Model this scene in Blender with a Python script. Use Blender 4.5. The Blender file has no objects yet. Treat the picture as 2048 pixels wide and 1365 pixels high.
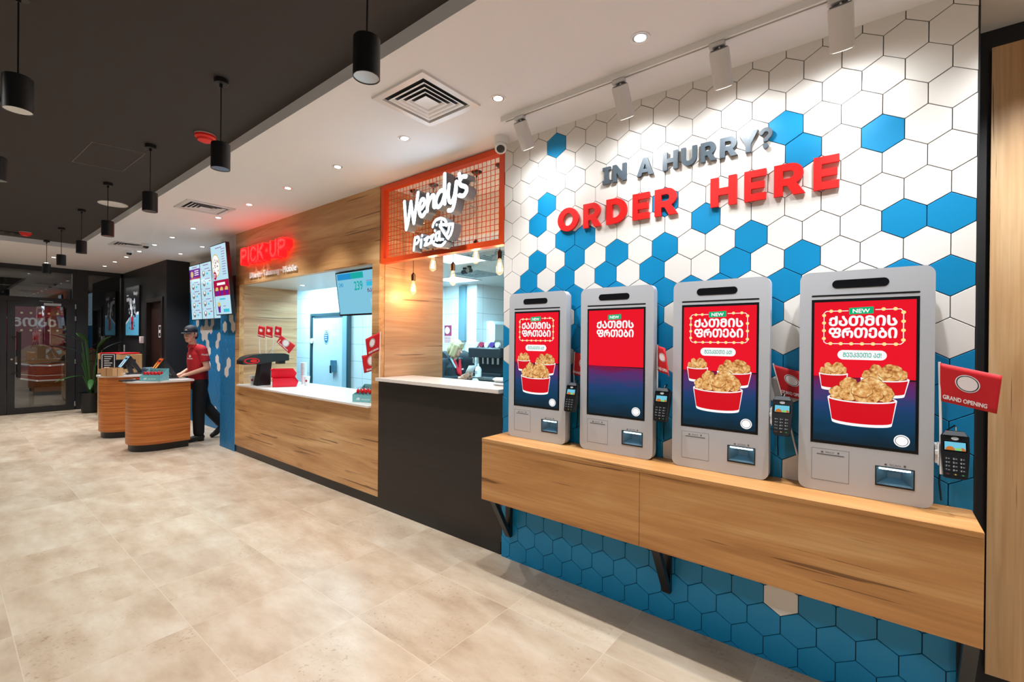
import bpy, bmesh, math, random
from mathutils import Vector, Matrix
from mathutils.geometry import tessellate_polygon

S = bpy.context.scene
C = S.collection
random.seed(7)
PI = math.pi

# ------------------------------------------------------------------ camera, world, exposure
cam_d = bpy.data.cameras.new('camera')
cam_d.sensor_fit = 'HORIZONTAL'
cam_d.sensor_width = 36.0
cam_d.lens = 918.556 / 2048 * 36.0
cam_d.clip_start = 0.05
cam = bpy.data.objects.new('camera', cam_d)
C.objects.link(cam)
YAW, PIT, ROL = 0.673198, -0.00247771, 0.00908753
_f = Vector((-math.sin(YAW) * math.cos(PIT), math.cos(YAW) * math.cos(PIT), math.sin(PIT)))
_r = Vector((math.cos(YAW), math.sin(YAW), 0))
_u = _r.cross(_f)
_r2 = _r * math.cos(ROL) + _u * math.sin(ROL)
_u2 = -_r * math.sin(ROL) + _u * math.cos(ROL)
cam.matrix_world = Matrix(((_r2.x, _u2.x, -_f.x, 0), (_r2.y, _u2.y, -_f.y, 0), (_r2.z, _u2.z, -_f.z, 1.605), (0, 0, 0, 1)))
S.camera = cam

EXPO = 0.16
S.view_settings.view_transform = 'Standard'
S.view_settings.look = 'None'
S.view_settings.exposure = EXPO
S.view_settings.gamma = 1.0
S.view_settings.use_curve_mapping = False
EM = 1.0 / 2 ** EXPO

w = bpy.data.worlds.new('world')
S.world = w
w.use_nodes = True
w.node_tree.nodes['Background'].inputs[0].default_value = (0.93, 0.96, 1.0, 1)
w.node_tree.nodes['Background'].inputs[1].default_value = 0.24
S.cycles.max_bounces = 7
S.cycles.diffuse_bounces = 4
S.cycles.glossy_bounces = 3
S.cycles.transmission_bounces = 4
S.cycles.transparent_max_bounces = 8
S.cycles.caustics_reflective = False
S.cycles.caustics_refractive = False
S.cycles.sample_clamp_indirect = 4.0


def lamp(name, kind, loc, energy, color=(1, 1, 1), target=None, **kw):
    d = bpy.data.lights.new(name, kind)
    d.energy = energy
    d.color = color
    for k, v in kw.items():
        setattr(d, k, v)
    o = bpy.data.objects.new(name, d)
    C.objects.link(o)
    o.location = loc
    if target is not None:
        o.rotation_euler = (Vector(target) - Vector(loc)).to_track_quat('-Z', 'Y').to_euler()
    return o


WARM = (1.0, 0.965, 0.925)
NEUT = (0.97, 0.98, 1.0)
CYAN = (0.46, 0.84, 1.0)
# ceiling lamps of the dining side, behind and beside the viewpoint (rows continue out of the frame)
for xx in (-12.3, -9.5, -6.5, -3.5, -0.5, 2.5):
    for yy in (-0.6, -2.6):
        lamp('dining_ceiling_lamp', 'SPOT', (xx, yy, 3.0), 96, WARM, (xx, yy, 0), spot_size=2.5, spot_blend=0.7, shadow_soft_size=0.12)

# ------------------------------------------------------------------ helpers


def lin(c):
    return tuple((x / 255 / 12.92) if x / 255 <= 0.04045 else ((x / 255 + 0.055) / 1.055) ** 2.4 for x in c)


MATS = {}


def mat(name, c, rough=0.5, metal=0.0, emit=0.0, spec=0.5, coat=0.0, alpha=None, trans=0.0, ecol=None):
    if name in MATS:
        return MATS[name]
    m = bpy.data.materials.new(name)
    m.use_nodes = True
    b = m.node_tree.nodes['Principled BSDF']
    col = lin(c)
    b.inputs['Base Color'].default_value = (*col, 1)
    b.inputs['Roughness'].default_value = rough
    b.inputs['Metallic'].default_value = metal
    b.inputs['Specular IOR Level'].default_value = spec
    b.inputs['Coat Weight'].default_value = coat
    b.inputs['Coat Roughness'].default_value = 0.08
    if trans:
        b.inputs['Transmission Weight'].default_value = trans
    if emit:
        b.inputs['Emission Color'].default_value = (*(lin(ecol) if ecol else col), 1)
        b.inputs['Emission Strength'].default_value = emit * EM
    MATS[name] = m
    return m


def scr(name, c, k=1.0):
    """a lit screen pixel colour"""
    if name in MATS:
        return MATS[name]
    m = mat(name, (8, 8, 8), 0.12, emit=k, ecol=c, spec=0.35)
    return m


def nodes(m):
    return m.node_tree.nodes, m.node_tree.links, m.node_tree.nodes['Principled BSDF']


def wood(name, c1, c2, c3, axis='X', rough=0.42, crack=0.75, scale=1.0):
    if name in MATS:
        return MATS[name]
    m = mat(name, c2, rough)
    N, L, B = nodes(m)
    tc = N.new('ShaderNodeTexCoord')

    def mapped(along, across):
        mp = N.new('ShaderNodeMapping')
        s = [across * scale] * 3
        s['XYZ'.index(axis)] = along * scale
        mp.inputs['Scale'].default_value = s
        L.new(tc.outputs['Object'], mp.inputs['Vector'])
        return mp

    def noise(mp, sc, det, dist=0.0):
        n = N.new('ShaderNodeTexNoise')
        n.inputs['Scale'].default_value = sc
        n.inputs['Detail'].default_value = det
        n.inputs['Distortion'].default_value = dist
        L.new(mp.outputs[0], n.inputs['Vector'])
        return n
    big = noise(mapped(0.55, 6.0), 1.0, 5, 1.2)
    fine = noise(mapped(2.5, 90.0), 1.0, 3)
    ramp = N.new('ShaderNodeValToRGB')
    e = ramp.color_ramp.elements
    e[0].position = 0.30
    e[0].color = (*lin(c1), 1)
    e[1].position = 0.70
    e[1].color = (*lin(c3), 1)
    e2 = ramp.color_ramp.elements.new(0.5)
    e2.color = (*lin(c2), 1)
    L.new(big.outputs[0], ramp.inputs[0])
    mx = N.new('ShaderNodeMix')
    mx.data_type = 'RGBA'
    mx.blend_type = 'MULTIPLY'
    mx.inputs[0].default_value = 0.45
    fr = N.new('ShaderNodeValToRGB')
    fr.color_ramp.elements[0].position = 0.25
    fr.color_ramp.elements[0].color = (0.62, 0.56, 0.5, 1)
    fr.color_ramp.elements[1].position = 0.65
    fr.color_ramp.elements[1].color = (1, 1, 1, 1)
    L.new(fine.outputs[0], fr.inputs[0])
    L.new(ramp.outputs[0], mx.inputs[6])
    L.new(fr.outputs[0], mx.inputs[7])
    # dark cracks and knots
    ck = noise(mapped(1.1, 44.0), 1.0, 2, 0.4)
    cr = N.new('ShaderNodeValToRGB')
    cr.color_ramp.elements[0].position = 0.665
    cr.color_ramp.elements[0].color = (1, 1, 1, 1)
    cr.color_ramp.elements[1].position = 0.69
    cr.color_ramp.elements[1].color = (0.18, 0.12, 0.08, 1)
    L.new(ck.outputs[0], cr.inputs[0])
    vo = N.new('ShaderNodeTexVoronoi')
    vo.inputs['Scale'].default_value = 1.0
    L.new(mapped(1.3, 4.2).outputs[0], vo.inputs['Vector'])
    vr = N.new('ShaderNodeValToRGB')
    vr.color_ramp.elements[0].position = 0.03
    vr.color_ramp.elements[0].color = (0.35, 0.25, 0.18, 1)
    vr.color_ramp.elements[1].position = 0.14
    vr.color_ramp.elements[1].color = (1, 1, 1, 1)
    L.new(vo.outputs['Distance'], vr.inputs[0])
    m2 = N.new('ShaderNodeMix')
    m2.data_type = 'RGBA'
    m2.blend_type = 'MULTIPLY'
    m2.inputs[0].default_value = crack
    L.new(mx.outputs[2], m2.inputs[6])
    L.new(cr.outputs[0], m2.inputs[7])
    m3 = N.new('ShaderNodeMix')
    m3.data_type = 'RGBA'
    m3.blend_type = 'MULTIPLY'
    m3.inputs[0].default_value = 0.35
    L.new(m2.outputs[2], m3.inputs[6])
    L.new(vr.outputs[0], m3.inputs[7])
    L.new(m3.outputs[2], B.inputs['Base Color'])
    return m


class MB:
    def __init__(self):
        self.v, self.f, self.m = [], [], []

    def add(self, vs, fs, mi=0, M=None):
        o = len(self.v)
        self.v += [tuple(M @ Vector(p)) if M is not None else tuple(p) for p in vs]
        self.f += [tuple(i + o for i in f) for f in fs]
        self.m += [mi] * len(fs)
        return self

    def box(self, a, b, mi=0, M=None):
        x0, y0, z0 = [min(p, q) for p, q in zip(a, b)]
        x1, y1, z1 = [max(p, q) for p, q in zip(a, b)]
        vs = [(x0, y0, z0), (x1, y0, z0), (x1, y1, z0), (x0, y1, z0), (x0, y0, z1), (x1, y0, z1), (x1, y1, z1), (x0, y1, z1)]
        return self.add(vs, [(0, 3, 2, 1), (4, 5, 6, 7), (0, 1, 5, 4), (1, 2, 6, 5), (2, 3, 7, 6), (3, 0, 4, 7)], mi, M)

    def cyl(self, p0, p1, r0, r1=None, n=20, mi=0, M=None, caps=True):
        r1 = r0 if r1 is None else r1
        p0, p1 = Vector(p0), Vector(p1)
        d = (p1 - p0).normalized()
        a = d.orthogonal().normalized()
        b = d.cross(a)
        vs = []
        for p, r in ((p0, r0), (p1, r1)):
            vs += [p + (a * math.cos(2 * PI * i / n) + b * math.sin(2 * PI * i / n)) * r for i in range(n)]
        fs = [(i, (i + 1) % n, n + (i + 1) % n, n + i) for i in range(n)]
        if caps:
            fs += [tuple(range(n - 1, -1, -1)), tuple(range(n, 2 * n))]
        return self.add(vs, fs, mi, M)

    def lathe(self, prof, c=(0, 0, 0), n=24, mi=0, M=None, sx=1.0, sy=1.0):
        vs, fs = [], []
        for r, z in prof:
            for i in range(n):
                t = 2 * PI * i / n
                vs.append((c[0] + r * sx * math.cos(t), c[1] + r * sy * math.sin(t), c[2] + z))
        for k in range(len(prof) - 1):
            for i in range(n):
                j = (i + 1) % n
                fs.append((k * n + i, k * n + j, (k + 1) * n + j, (k + 1) * n + i))
        if prof[0][0] > 1e-6:
            fs.append(tuple(range(n - 1, -1, -1)))
        if prof[-1][0] > 1e-6:
            fs.append(tuple((len(prof) - 1) * n + i for i in range(n)))
        return self.add(vs, fs, mi, M)

    def tube(self, pts, r, n=8, mi=0, M=None):
        pts = [Vector(p) for p in pts]
        vs, fs = [], []
        a = None
        for i, p in enumerate(pts):
            d = (pts[min(i + 1, len(pts) - 1)] - pts[max(i - 1, 0)]).normalized()
            a = d.orthogonal().normalized() if a is None else (a - d * a.dot(d)).normalized()
            b = d.cross(a)
            rr = r[i] if isinstance(r, (list, tuple)) else r
            vs += [p + (a * math.cos(2 * PI * k / n) + b * math.sin(2 * PI * k / n)) * rr for k in range(n)]
        for i in range(len(pts) - 1):
            for k in range(n):
                j = (k + 1) % n
                fs.append((i * n + k, i * n + j, (i + 1) * n + j, (i + 1) * n + k))
        fs += [tuple(range(n - 1, -1, -1)), tuple((len(pts) - 1) * n + k for k in range(n))]
        return self.add(vs, fs, mi, M)

    def sphere(self, c, r, n=16, m=10, mi=0, M=None):
        r = (r, r, r) if not isinstance(r, (tuple, list)) else r
        vs = [(c[0], c[1], c[2] - r[2])]
        for j in range(1, m):
            t = PI * j / m - PI / 2
            for i in range(n):
                p = 2 * PI * i / n
                vs.append((c[0] + r[0] * math.cos(t) * math.cos(p), c[1] + r[1] * math.cos(t) * math.sin(p), c[2] + r[2] * math.sin(t)))
        vs.append((c[0], c[1], c[2] + r[2]))
        fs = [(0, 1 + (i + 1) % n, 1 + i) for i in range(n)]
        for j in range(m - 2):
            for i in range(n):
                a, b = 1 + j * n + i, 1 + j * n + (i + 1) % n
                fs.append((a, b, b + n, a + n))
        k = 1 + (m - 2) * n
        fs += [(k + i, k + (i + 1) % n, len(vs) - 1) for i in range(n)]
        return self.add(vs, fs, mi, M)

    def prism(self, loops, d0, d1, M=None, mi=0, side=None):
        """loops: outer outline then holes, 2-D (x, y); depth from d0 (back) to d1 (front)"""
        side = mi if side is None else side
        flat = [p for lp in loops for p in lp]
        tris = tessellate_polygon([[Vector((x, y, 0)) for x, y in lp] for lp in loops])
        n = len(flat)
        vs = [(x, y, d0) for x, y in flat] + [(x, y, d1) for x, y in flat]
        self.add(vs, [tuple(i + n for i in t) for t in tris] + [tuple(reversed(t)) for t in tris], mi, M)
        o = 0
        sf = []
        for lp in loops:
            k = len(lp)
            sf += [(o + i, o + (i + 1) % k, n + o + (i + 1) % k, n + o + i) for i in range(k)]
            o += k
        self.add(vs, sf, side, M)
        return self

    def flat(self, poly, d, M=None, mi=0):
        """a printed or lit patch lying on a surface"""
        tris = tessellate_polygon([[Vector((x, y, 0)) for x, y in poly]])
        return self.add([(x, y, d) for x, y in poly], [tuple(t) for t in tris], mi, M)

    def stroke(self, pts, r, d0, d1, M=None, mi=0, side=None, n=14):
        for (x0, y0), (x1, y1) in zip(pts[:-1], pts[1:]):
            L = math.hypot(x1 - x0, y1 - y0)
            if L < 1e-7:
                continue
            nx, ny = -(y1 - y0) / L * r, (x1 - x0) / L * r
            self.prism([[(x0 - nx, y0 - ny), (x1 - nx, y1 - ny), (x1 + nx, y1 + ny), (x0 + nx, y0 + ny)]], d0, d1, M, mi, side)
        for x, y in pts:
            self.prism([[(x + r * math.cos(2 * PI * i / n), y + r * math.sin(2 * PI * i / n)) for i in range(n)]], d0, d1, M, mi, side)
        return self

    def build(self, name, ms, parent=None, bevel=0.0, seg=2, angle=35, recalc=True):
        me = bpy.data.meshes.new(name)
        me.from_pydata(self.v, [], self.f)
        ms = ms if isinstance(ms, (list, tuple)) else [ms]
        for x in ms:
            me.materials.append(x)
        me.polygons.foreach_set('material_index', self.m)
        if recalc:
            b = bmesh.new()
            b.from_mesh(me)
            bmesh.ops.recalc_face_normals(b, faces=b.faces)
            b.to_mesh(me)
            b.free()
        me.polygons.foreach_set('use_smooth', [True] * len(me.polygons))
        me.set_sharp_from_angle(angle=math.radians(angle))
        o = bpy.data.objects.new(name, me)
        C.objects.link(o)
        if parent is not None:
            o.parent = parent
        if bevel:
            md = o.modifiers.new('bevel', 'BEVEL')
            md.width = bevel
            md.segments = seg
            md.limit_method = 'ANGLE'
            md.angle_limit = math.radians(40)
        return o


def thing(name, label, cat, loc=(0, 0, 0), rz=0.0, group=None):
    o = bpy.data.objects.new(name, None)
    C.objects.link(o)
    o.location = loc
    o.rotation_euler = (0, 0, rz)
    return tag(o, label, cat, group)


def tag(o, label, cat, group=None, kind=None):
    o['label'] = label
    o['category'] = cat
    if group:
        o['group'] = group
    if kind:
        o['kind'] = kind
    return o


def struct(o, label=None):
    o['kind'] = 'structure'
    if label:
        o['label'] = label
    return o


def dup(root, loc, label, rz=None, group=None):
    r = root.copy()
    C.objects.link(r)
    r.location = loc
    if rz is not None:
        r.rotation_euler = (0, 0, rz)
    r['label'] = label
    if group:
        r['group'] = group
    for ch in list(root.children):
        c = ch.copy()
        C.objects.link(c)
        c.parent = r
        for g in list(ch.children):
            d = g.copy()
            C.objects.link(d)
            d.parent = c
    return r


def WALL(y=0.0, x=0.0, z=0.0):
    """local x right, y up, depth towards the room (-Y)"""
    return Matrix(((1, 0, 0, x), (0, 0, -1, y), (0, 1, 0, z), (0, 0, 0, 1)))


def XWALL(x=0.0, y=0.0, z=0.0):
    """on a wall facing +X: local x runs along +Y, y up, depth towards +X"""
    return Matrix(((0, 0, 1, x), (1, 0, 0, y), (0, 1, 0, z), (0, 0, 0, 1)))


def rrect(x0, y0, x1, y1, r, n=6):
    out = []
    for cx, cy, a in ((x1 - r, y1 - r, 0), (x0 + r, y1 - r, 90), (x0 + r, y0 + r, 180), (x1 - r, y0 + r, 270)):
        for i in range(n + 1):
            t = math.radians(a + 90 * i / n)
            out.append((cx + r * math.cos(t), cy + r * math.sin(t)))
    return out


def ell(cx, cy, rx, ry, n=28, a0=0, a1=360):
    full = abs(a1 - a0) >= 360
    k = n if full else n + 1
    return [(cx + rx * math.cos(math.radians(a0 + (a1 - a0) * i / n)), cy + ry * math.sin(math.radians(a0 + (a1 - a0) * i / n))) for i in range(k)]


def rect(x0, y0, x1, y1):
    return [(x0, y0), (x1, y0), (x1, y1), (x0, y1)]


_TXT = {}


def text_geo(s, off=0.0, depth=0.0, shear=0.0):
    """outline text as plain mesh data, normalised so x starts at 0; returns verts, faces, width, ymin, ymax"""
    k = (s, off, depth, shear)
    if k in _TXT:
        return _TXT[k]
    c = bpy.data.curves.new('lettering', 'FONT')
    c.body = s
    c.size = 1
    c.offset = off
    c.extrude = depth / 2
    c.shear = shear
    c.resolution_u = 3
    o = bpy.data.objects.new('lettering', c)
    C.objects.link(o)
    dg = bpy.context.evaluated_depsgraph_get()
    dg.update()
    me = bpy.data.meshes.new_from_object(o.evaluated_get(dg))
    vs = [tuple(v.co) for v in me.vertices]
    fs = [tuple(p.vertices) for p in me.polygons]
    bpy.data.objects.remove(o)
    bpy.data.curves.remove(c)
    bpy.data.meshes.remove(me)
    xs = [v[0] for v in vs]
    ys = [v[1] for v in vs]
    x0 = min(xs)
    vs = [(v[0] - x0, v[1], v[2] + depth / 2) for v in vs]
    _TXT[k] = (vs, fs, max(xs) - x0, min(ys), max(ys))
    return _TXT[k]


def text_in(mb, s, x0, y0, x1, y1, d, M=None, mi=0, off=0.0, depth=0.0, shear=0.0, fn=None, fat=0.0):
    """fit text into a rectangle; fat thickens the strokes by overlapping shifted copies"""
    vs, fs, wd, a, b = text_geo(s, off, depth, shear)
    sx, sy = (x1 - x0) / (wd + 2 * fat), (y1 - y0) / (b - a + 2 * fat)
    for k in range(9 if fat else 1):
        ox = fat * math.cos(k * PI / 4) if 0 < k else 0
        oy = fat * math.sin(k * PI / 4) if 0 < k else 0
        q = [(x0 + (v[0] + fat + ox) * sx, y0 + (v[1] - a + fat + oy) * sy, d + v[2] + k * 0.000012) for v in vs]
        if fn:
            q = [fn(v) for v in q]
        mb.add(q, fs, mi, M)


def geo_caps(s):
    return ''.join(chr(ord(c) - 0x10D0 + 0x1C90) if 0x10D0 <= ord(c) <= 0x10FF else c for c in s)


# ------------------------------------------------------------------ materials
WHITE = mat('white_plaster', (230, 231, 234), 0.8)
DARKC = mat('dark_ceiling_paint', (48, 43, 42), 0.75)
BLACK = mat('black_paint', (22, 22, 24), 0.55)
BLACKM = mat('black_metal', (14, 14, 16), 0.38)
GROUT = mat('dark_grout', (28, 32, 36), 0.85)
TILEW = mat('white_hexagon_tile', (226, 222, 216), 0.46, spec=0.4)
TILEB = mat('blue_hexagon_tile', (0, 130, 182), 0.42, spec=0.4)
STONE = mat('pale_quartz', (228, 222, 216), 0.18)
OAK = wood('oak_laminate', (172, 122, 72), (202, 152, 98), (220, 178, 126))
OAKV = wood('oak_laminate_vertical', (190, 140, 90), (214, 170, 120), (230, 194, 148), axis='Z')
OAKY = wood('oak_laminate_crosswise', (166, 120, 84), (194, 150, 110), (212, 176, 138), axis='Y')
WENGE = wood('dark_wenge_laminate', (24, 16, 13), (30, 21, 17), (36, 26, 21), rough=0.5, crack=0.3)
ORANGEW = mat('orange_teak_veneer', (186, 108, 44), 0.4)
N, L, B = nodes(ORANGEW)
_tc, _mp, _n1, _rp = N.new('ShaderNodeTexCoord'), N.new('ShaderNodeMapping'), N.new('ShaderNodeTexNoise'), N.new('ShaderNodeValToRGB')
_mp.inputs['Scale'].default_value = (1.2, 1.2, 60)
_n1.inputs['Scale'].default_value = 1.0
_n1.inputs['Detail'].default_value = 4
_rp.color_ramp.elements[0].position = 0.3
_rp.color_ramp.elements[0].color = (*lin((162, 84, 26)), 1)
_rp.color_ramp.elements[1].position = 0.7
_rp.color_ramp.elements[1].color = (*lin((208, 128, 58)), 1)
L.new(_tc.outputs['Object'], _mp.inputs[0])
L.new(_mp.outputs[0], _n1.inputs['Vector'])
L.new(_n1.outputs[0], _rp.inputs[0])
L.new(_rp.outputs[0], B.inputs['Base Color'])
SILVER = mat('silver_painted_metal', (192, 196, 202), 0.32, spec=0.6)
GREYL = mat('light_grey_plastic', (170, 172, 174), 0.5)
WPLAST = mat('white_plastic', (225, 224, 222), 0.4)
RED = mat('red_acrylic', (226, 20, 16), 0.42)
REDCLOTH = mat('red_paper', (196, 8, 22), 0.6)
GREYLET = mat('slate_grey_acrylic', (72, 84, 94), 0.4)
ORANGE = mat('orange_powder_coat', (226, 74, 18), 0.4)
CHROME = mat('brushed_steel', (190, 190, 190), 0.28, metal=1.0)
STEEL = mat('stainless_steel', (150, 160, 165), 0.35, metal=0.9)
KITCHT = None
GLASS = bpy.data.materials.new('clear_glass')
GLASS.use_nodes = True
N, L = GLASS.node_tree.nodes, GLASS.node_tree.links
N.remove(N['Principled BSDF'])
_t, _g, _m, _fr = N.new('ShaderNodeBsdfTransparent'), N.new('ShaderNodeBsdfGlossy'), N.new('ShaderNodeMixShader'), N.new('ShaderNodeFresnel')
_t.inputs[0].default_value = (0.86, 0.9, 0.92, 1)
_g.inputs['Roughness'].default_value = 0.01
_fr.inputs[0].default_value = 1.9
L.new(_fr.outputs[0], _m.inputs[0])
L.new(_t.outputs[0], _m.inputs[1])
L.new(_g.outputs[0], _m.inputs[2])
L.new(_m.outputs[0], N['Material Output'].inputs[0])
BULBG = GLASS.copy()
BULBG.name = 'bulb_glass'
[n for n in BULBG.node_tree.nodes if n.type == 'BSDF_TRANSPARENT'][0].inputs[0].default_value = (1, 0.93, 0.82, 1)
[n for n in BULBG.node_tree.nodes if n.type == 'FRESNEL'][0].inputs[0].default_value = 1.12
_e, _a = BULBG.node_tree.nodes.new('ShaderNodeEmission'), BULBG.node_tree.nodes.new('ShaderNodeAddShader')
_e.inputs[0].default_value = (1.0, 0.72, 0.42, 1)
_e.inputs[1].default_value = 0.30
_mx = [n for n in BULBG.node_tree.nodes if n.type == 'MIX_SHADER'][0]
BULBG.node_tree.links.new(_mx.outputs[0], _a.inputs[0])
BULBG.node_tree.links.new(_e.outputs[0], _a.inputs[1])
BULBG.node_tree.links.new(_a.outputs[0], BULBG.node_tree.nodes['Material Output'].inputs[0])

# stone floor
FLOORM = mat('beige_stone_tile', (205, 182, 158), 0.36, spec=0.45)
N, L, B = nodes(FLOORM)
tc = N.new('ShaderNodeTexCoord')
GP = 0.627


def vmath(op, a, b=None):
    n = N.new('ShaderNodeVectorMath')
    n.operation = op
    L.new(a, n.inputs[0])
    if b is not None:
        n.inputs[1].default_value = b
    return n


off = vmath('ADD', tc.outputs['Object'], (1.087 + GP * 40, -2.142 + GP * 40, 0))
sc_ = vmath('MULTIPLY', off.outputs[0], (1 / GP, 1 / GP, 1))
fl = vmath('FLOOR', sc_.outputs[0])
fr = vmath('FRACTION', sc_.outputs[0])
wn = N.new('ShaderNodeTexWhiteNoise')
wn.noise_dimensions = '2D'
L.new(fl.outputs[0], wn.inputs['Vector'])
# per-tile shift of the stone figure
add = N.new('ShaderNodeVectorMath')
add.operation = 'MULTIPLY_ADD'
L.new(wn.outputs['Color'], add.inputs[0])
add.inputs[1].default_value = (13, 13, 13)
L.new(tc.outputs['Object'], add.inputs[2])
mp = N.new('ShaderNodeMapping')
mp.inputs['Scale'].default_value = (1.5, 3.4, 1)
L.new(add.outputs[0], mp.inputs[0])
n1 = N.new('ShaderNodeTexNoise')
n1.inputs['Scale'].default_value = 1.5
n1.inputs['Detail'].default_value = 7
n1.inputs['Roughness'].default_value = 0.62
L.new(mp.outputs[0], n1.inputs['Vector'])
rp = N.new('ShaderNodeValToRGB')
rp.color_ramp.elements[0].position = 0.28
rp.color_ramp.elements[0].color = (*lin((174, 151, 126)), 1)
rp.color_ramp.elements[1].position = 0.72
rp.color_ramp.elements[1].color = (*lin((213, 200, 180)), 1)
em = rp.color_ramp.elements.new(0.5)
em.color = (*lin((197, 178, 154)), 1)
L.new(n1.outputs[0], rp.inputs[0])
n2 = N.new('ShaderNodeTexNoise')
n2.inputs['Scale'].default_value = 55
n2.inputs['Detail'].default_value = 3
L.new(add.outputs[0], n2.inputs['Vector'])
r2 = N.new('ShaderNodeValToRGB')
r2.color_ramp.elements[0].position = 0.30
r2.color_ramp.elements[0].color = (0.72, 0.67, 0.62, 1)
r2.color_ramp.elements[1].position = 0.42
r2.color_ramp.elements[1].color = (1, 1, 1, 1)
L.new(n2.outputs[0], r2.inputs[0])
n3 = N.new('ShaderNodeTexNoise')
n3.inputs['Scale'].default_value = 2.2
L.new(add.outputs[0], n3.inputs['Vector'])
r3 = N.new('ShaderNodeValToRGB')
r3.color_ramp.elements[0].position = 0.48
r3.color_ramp.elements[1].position = 0.66
L.new(n3.outputs[0], r3.inputs[0])
mA = N.new('ShaderNodeMix')
mA.data_type = 'RGBA'
mA.blend_type = 'MULTIPLY'
L.new(r3.outputs[0], mA.inputs[0])
L.new(rp.outputs[0], mA.inputs[6])
L.new(r2.outputs[0], mA.inputs[7])
hv = N.new('ShaderNodeMix')
hv.data_type = 'RGBA'
hv.blend_type = 'MULTIPLY'
hv.inputs[0].default_value = 0.10
L.new(mA.outputs[2], hv.inputs[6])
L.new(wn.outputs['Value'], hv.inputs[7])
# grout lines
sp = N.new('ShaderNodeSeparateXYZ')
L.new(fr.outputs[0], sp.inputs[0])


def fmath(op, a, b=None, c=None):
    n = N.new('ShaderNodeMath')
    n.operation = op
    for i, x in enumerate((a, b, c)):
        if x is None:
            continue
        if isinstance(x, (int, float)):
            n.inputs[i].default_value = x
        else:
            L.new(x, n.inputs[i])
    return n.outputs[0]


def edge(o):
    return fmath('LESS_THAN', fmath('MINIMUM', o, fmath('SUBTRACT', 1.0, o)), 0.0032)


gl_ = fmath('MAXIMUM', edge(sp.outputs[0]), edge(sp.outputs[1]))
mG = N.new('ShaderNodeMix')
mG.data_type = 'RGBA'
L.new(fmath('MULTIPLY', gl_, 0.6), mG.inputs[0])
L.new(hv.outputs[2], mG.inputs[6])
mG.inputs[7].default_value = (*lin((212, 196, 176)), 1)
L.new(mG.outputs[2], B.inputs['Base Color'])

# white kitchen tile: thin grey joints in a rectangular grid
KT = mat('white_kitchen_tile', (226, 232, 234), 0.22)
N, L, B = nodes(KT)
tc = N.new('ShaderNodeTexCoord')
sp = N.new('ShaderNodeSeparateXYZ')
L.new(tc.outputs['Object'], sp.inputs[0])
hx = fmath('ADD', sp.outputs[0], sp.outputs[1])
ex = fmath('FRACT', fmath('MULTIPLY', fmath('ADD', hx, 30), 1 / 0.6))
ez = fmath('FRACT', fmath('MULTIPLY', sp.outputs[2], 1 / 0.3))
jx = fmath('LESS_THAN', ex, 0.008)
jz = fmath('LESS_THAN', ez, 0.016)
jm = fmath('MAXIMUM', jx, jz)
mk = N.new('ShaderNodeMix')
mk.data_type = 'RGBA'
L.new(jm, mk.inputs[0])
mk.inputs[6].default_value = (*lin((226, 232, 234)), 1)
mk.inputs[7].default_value = (*lin((120, 140, 150)), 1)
L.new(mk.outputs[2], B.inputs['Base Color'])

# ------------------------------------------------------------------ shell
WY = 2.62
CZ = 3.053
struct(MB().box((-13.69, -8, -0.06), (6, 9, 0)).build('floor', FLOORM), 'beige stone tiled floor')
struct(MB().box((-26, -8, -0.06), (-13.69, 9, -0.001)).build('floor_outside', mat('grey_mall_floor', (120, 116, 110), 0.3)), 'grey floor of the passage outside')
cl = MB()
cl.box((-10.45, 1.432, CZ), (6, WY + 0.02, 3.24))
cl.box((-13.8, -8, CZ), (-10.45, 3.2, 3.24))
cl.box((0.306, WY + 0.02, CZ), (6, 3.6, 3.24))
cl.box((-10.45, WY + 0.02, CZ), (-7.06, 3.2, 3.24))
struct(cl.build('ceiling', WHITE), 'white lowered ceiling')
struct(MB().box((-10.45, -8, 3.13), (6, 1.432, 3.24)).build('ceiling_dark', DARKC), 'dark raised ceiling')
hb = MB()
for a, b in (((-5.52, 0.735), (-5.46, 1.065)), ((-5.52, 0.735), (-4.83, 0.757)), ((-4.83, 0.757), (-4.78, 1.08)), ((-5.46, 1.065), (-4.78, 1.08))):
    hb.tube([(a[0], a[1], 3.1285), (b[0], b[1], 3.1285)], 0.003, 4)
struct(hb.build('trim_ceiling_hatch', mat('pale_seam', (120, 112, 106), 0.8)), 'thin seam of a ceiling access hatch')


def clip(poly, nx, ny, c):
    """keep nx*x + ny*y <= c"""
    out = []
    for i in range(len(poly)):
        p, q = poly[i], poly[(i + 1) % len(poly)]
        dp, dq = nx * p[0] + ny * p[1] - c, nx * q[0] + ny * q[1] - c
        if dp <= 0:
            out.append(p)
        if (dp < 0 < dq) or (dq < 0 < dp):
            t = dp / (dp - dq)
            out.append((p[0] + (q[0] - p[0]) * t, p[1] + (q[1] - p[1]) * t))
    return out


HS = 0.086688
HW = HS * math.sqrt(3)


def hexpoly(cx, cz, rc, d):
    p = rect(*rc)
    for i in range(6):
        a = math.radians(60 * i)
        nx, ny = math.cos(a), math.sin(a)
        p = clip(p, nx, ny, nx * cx + ny * cz + HW / 2 - d)
        if len(p) < 3:
            return []
    return p


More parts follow.
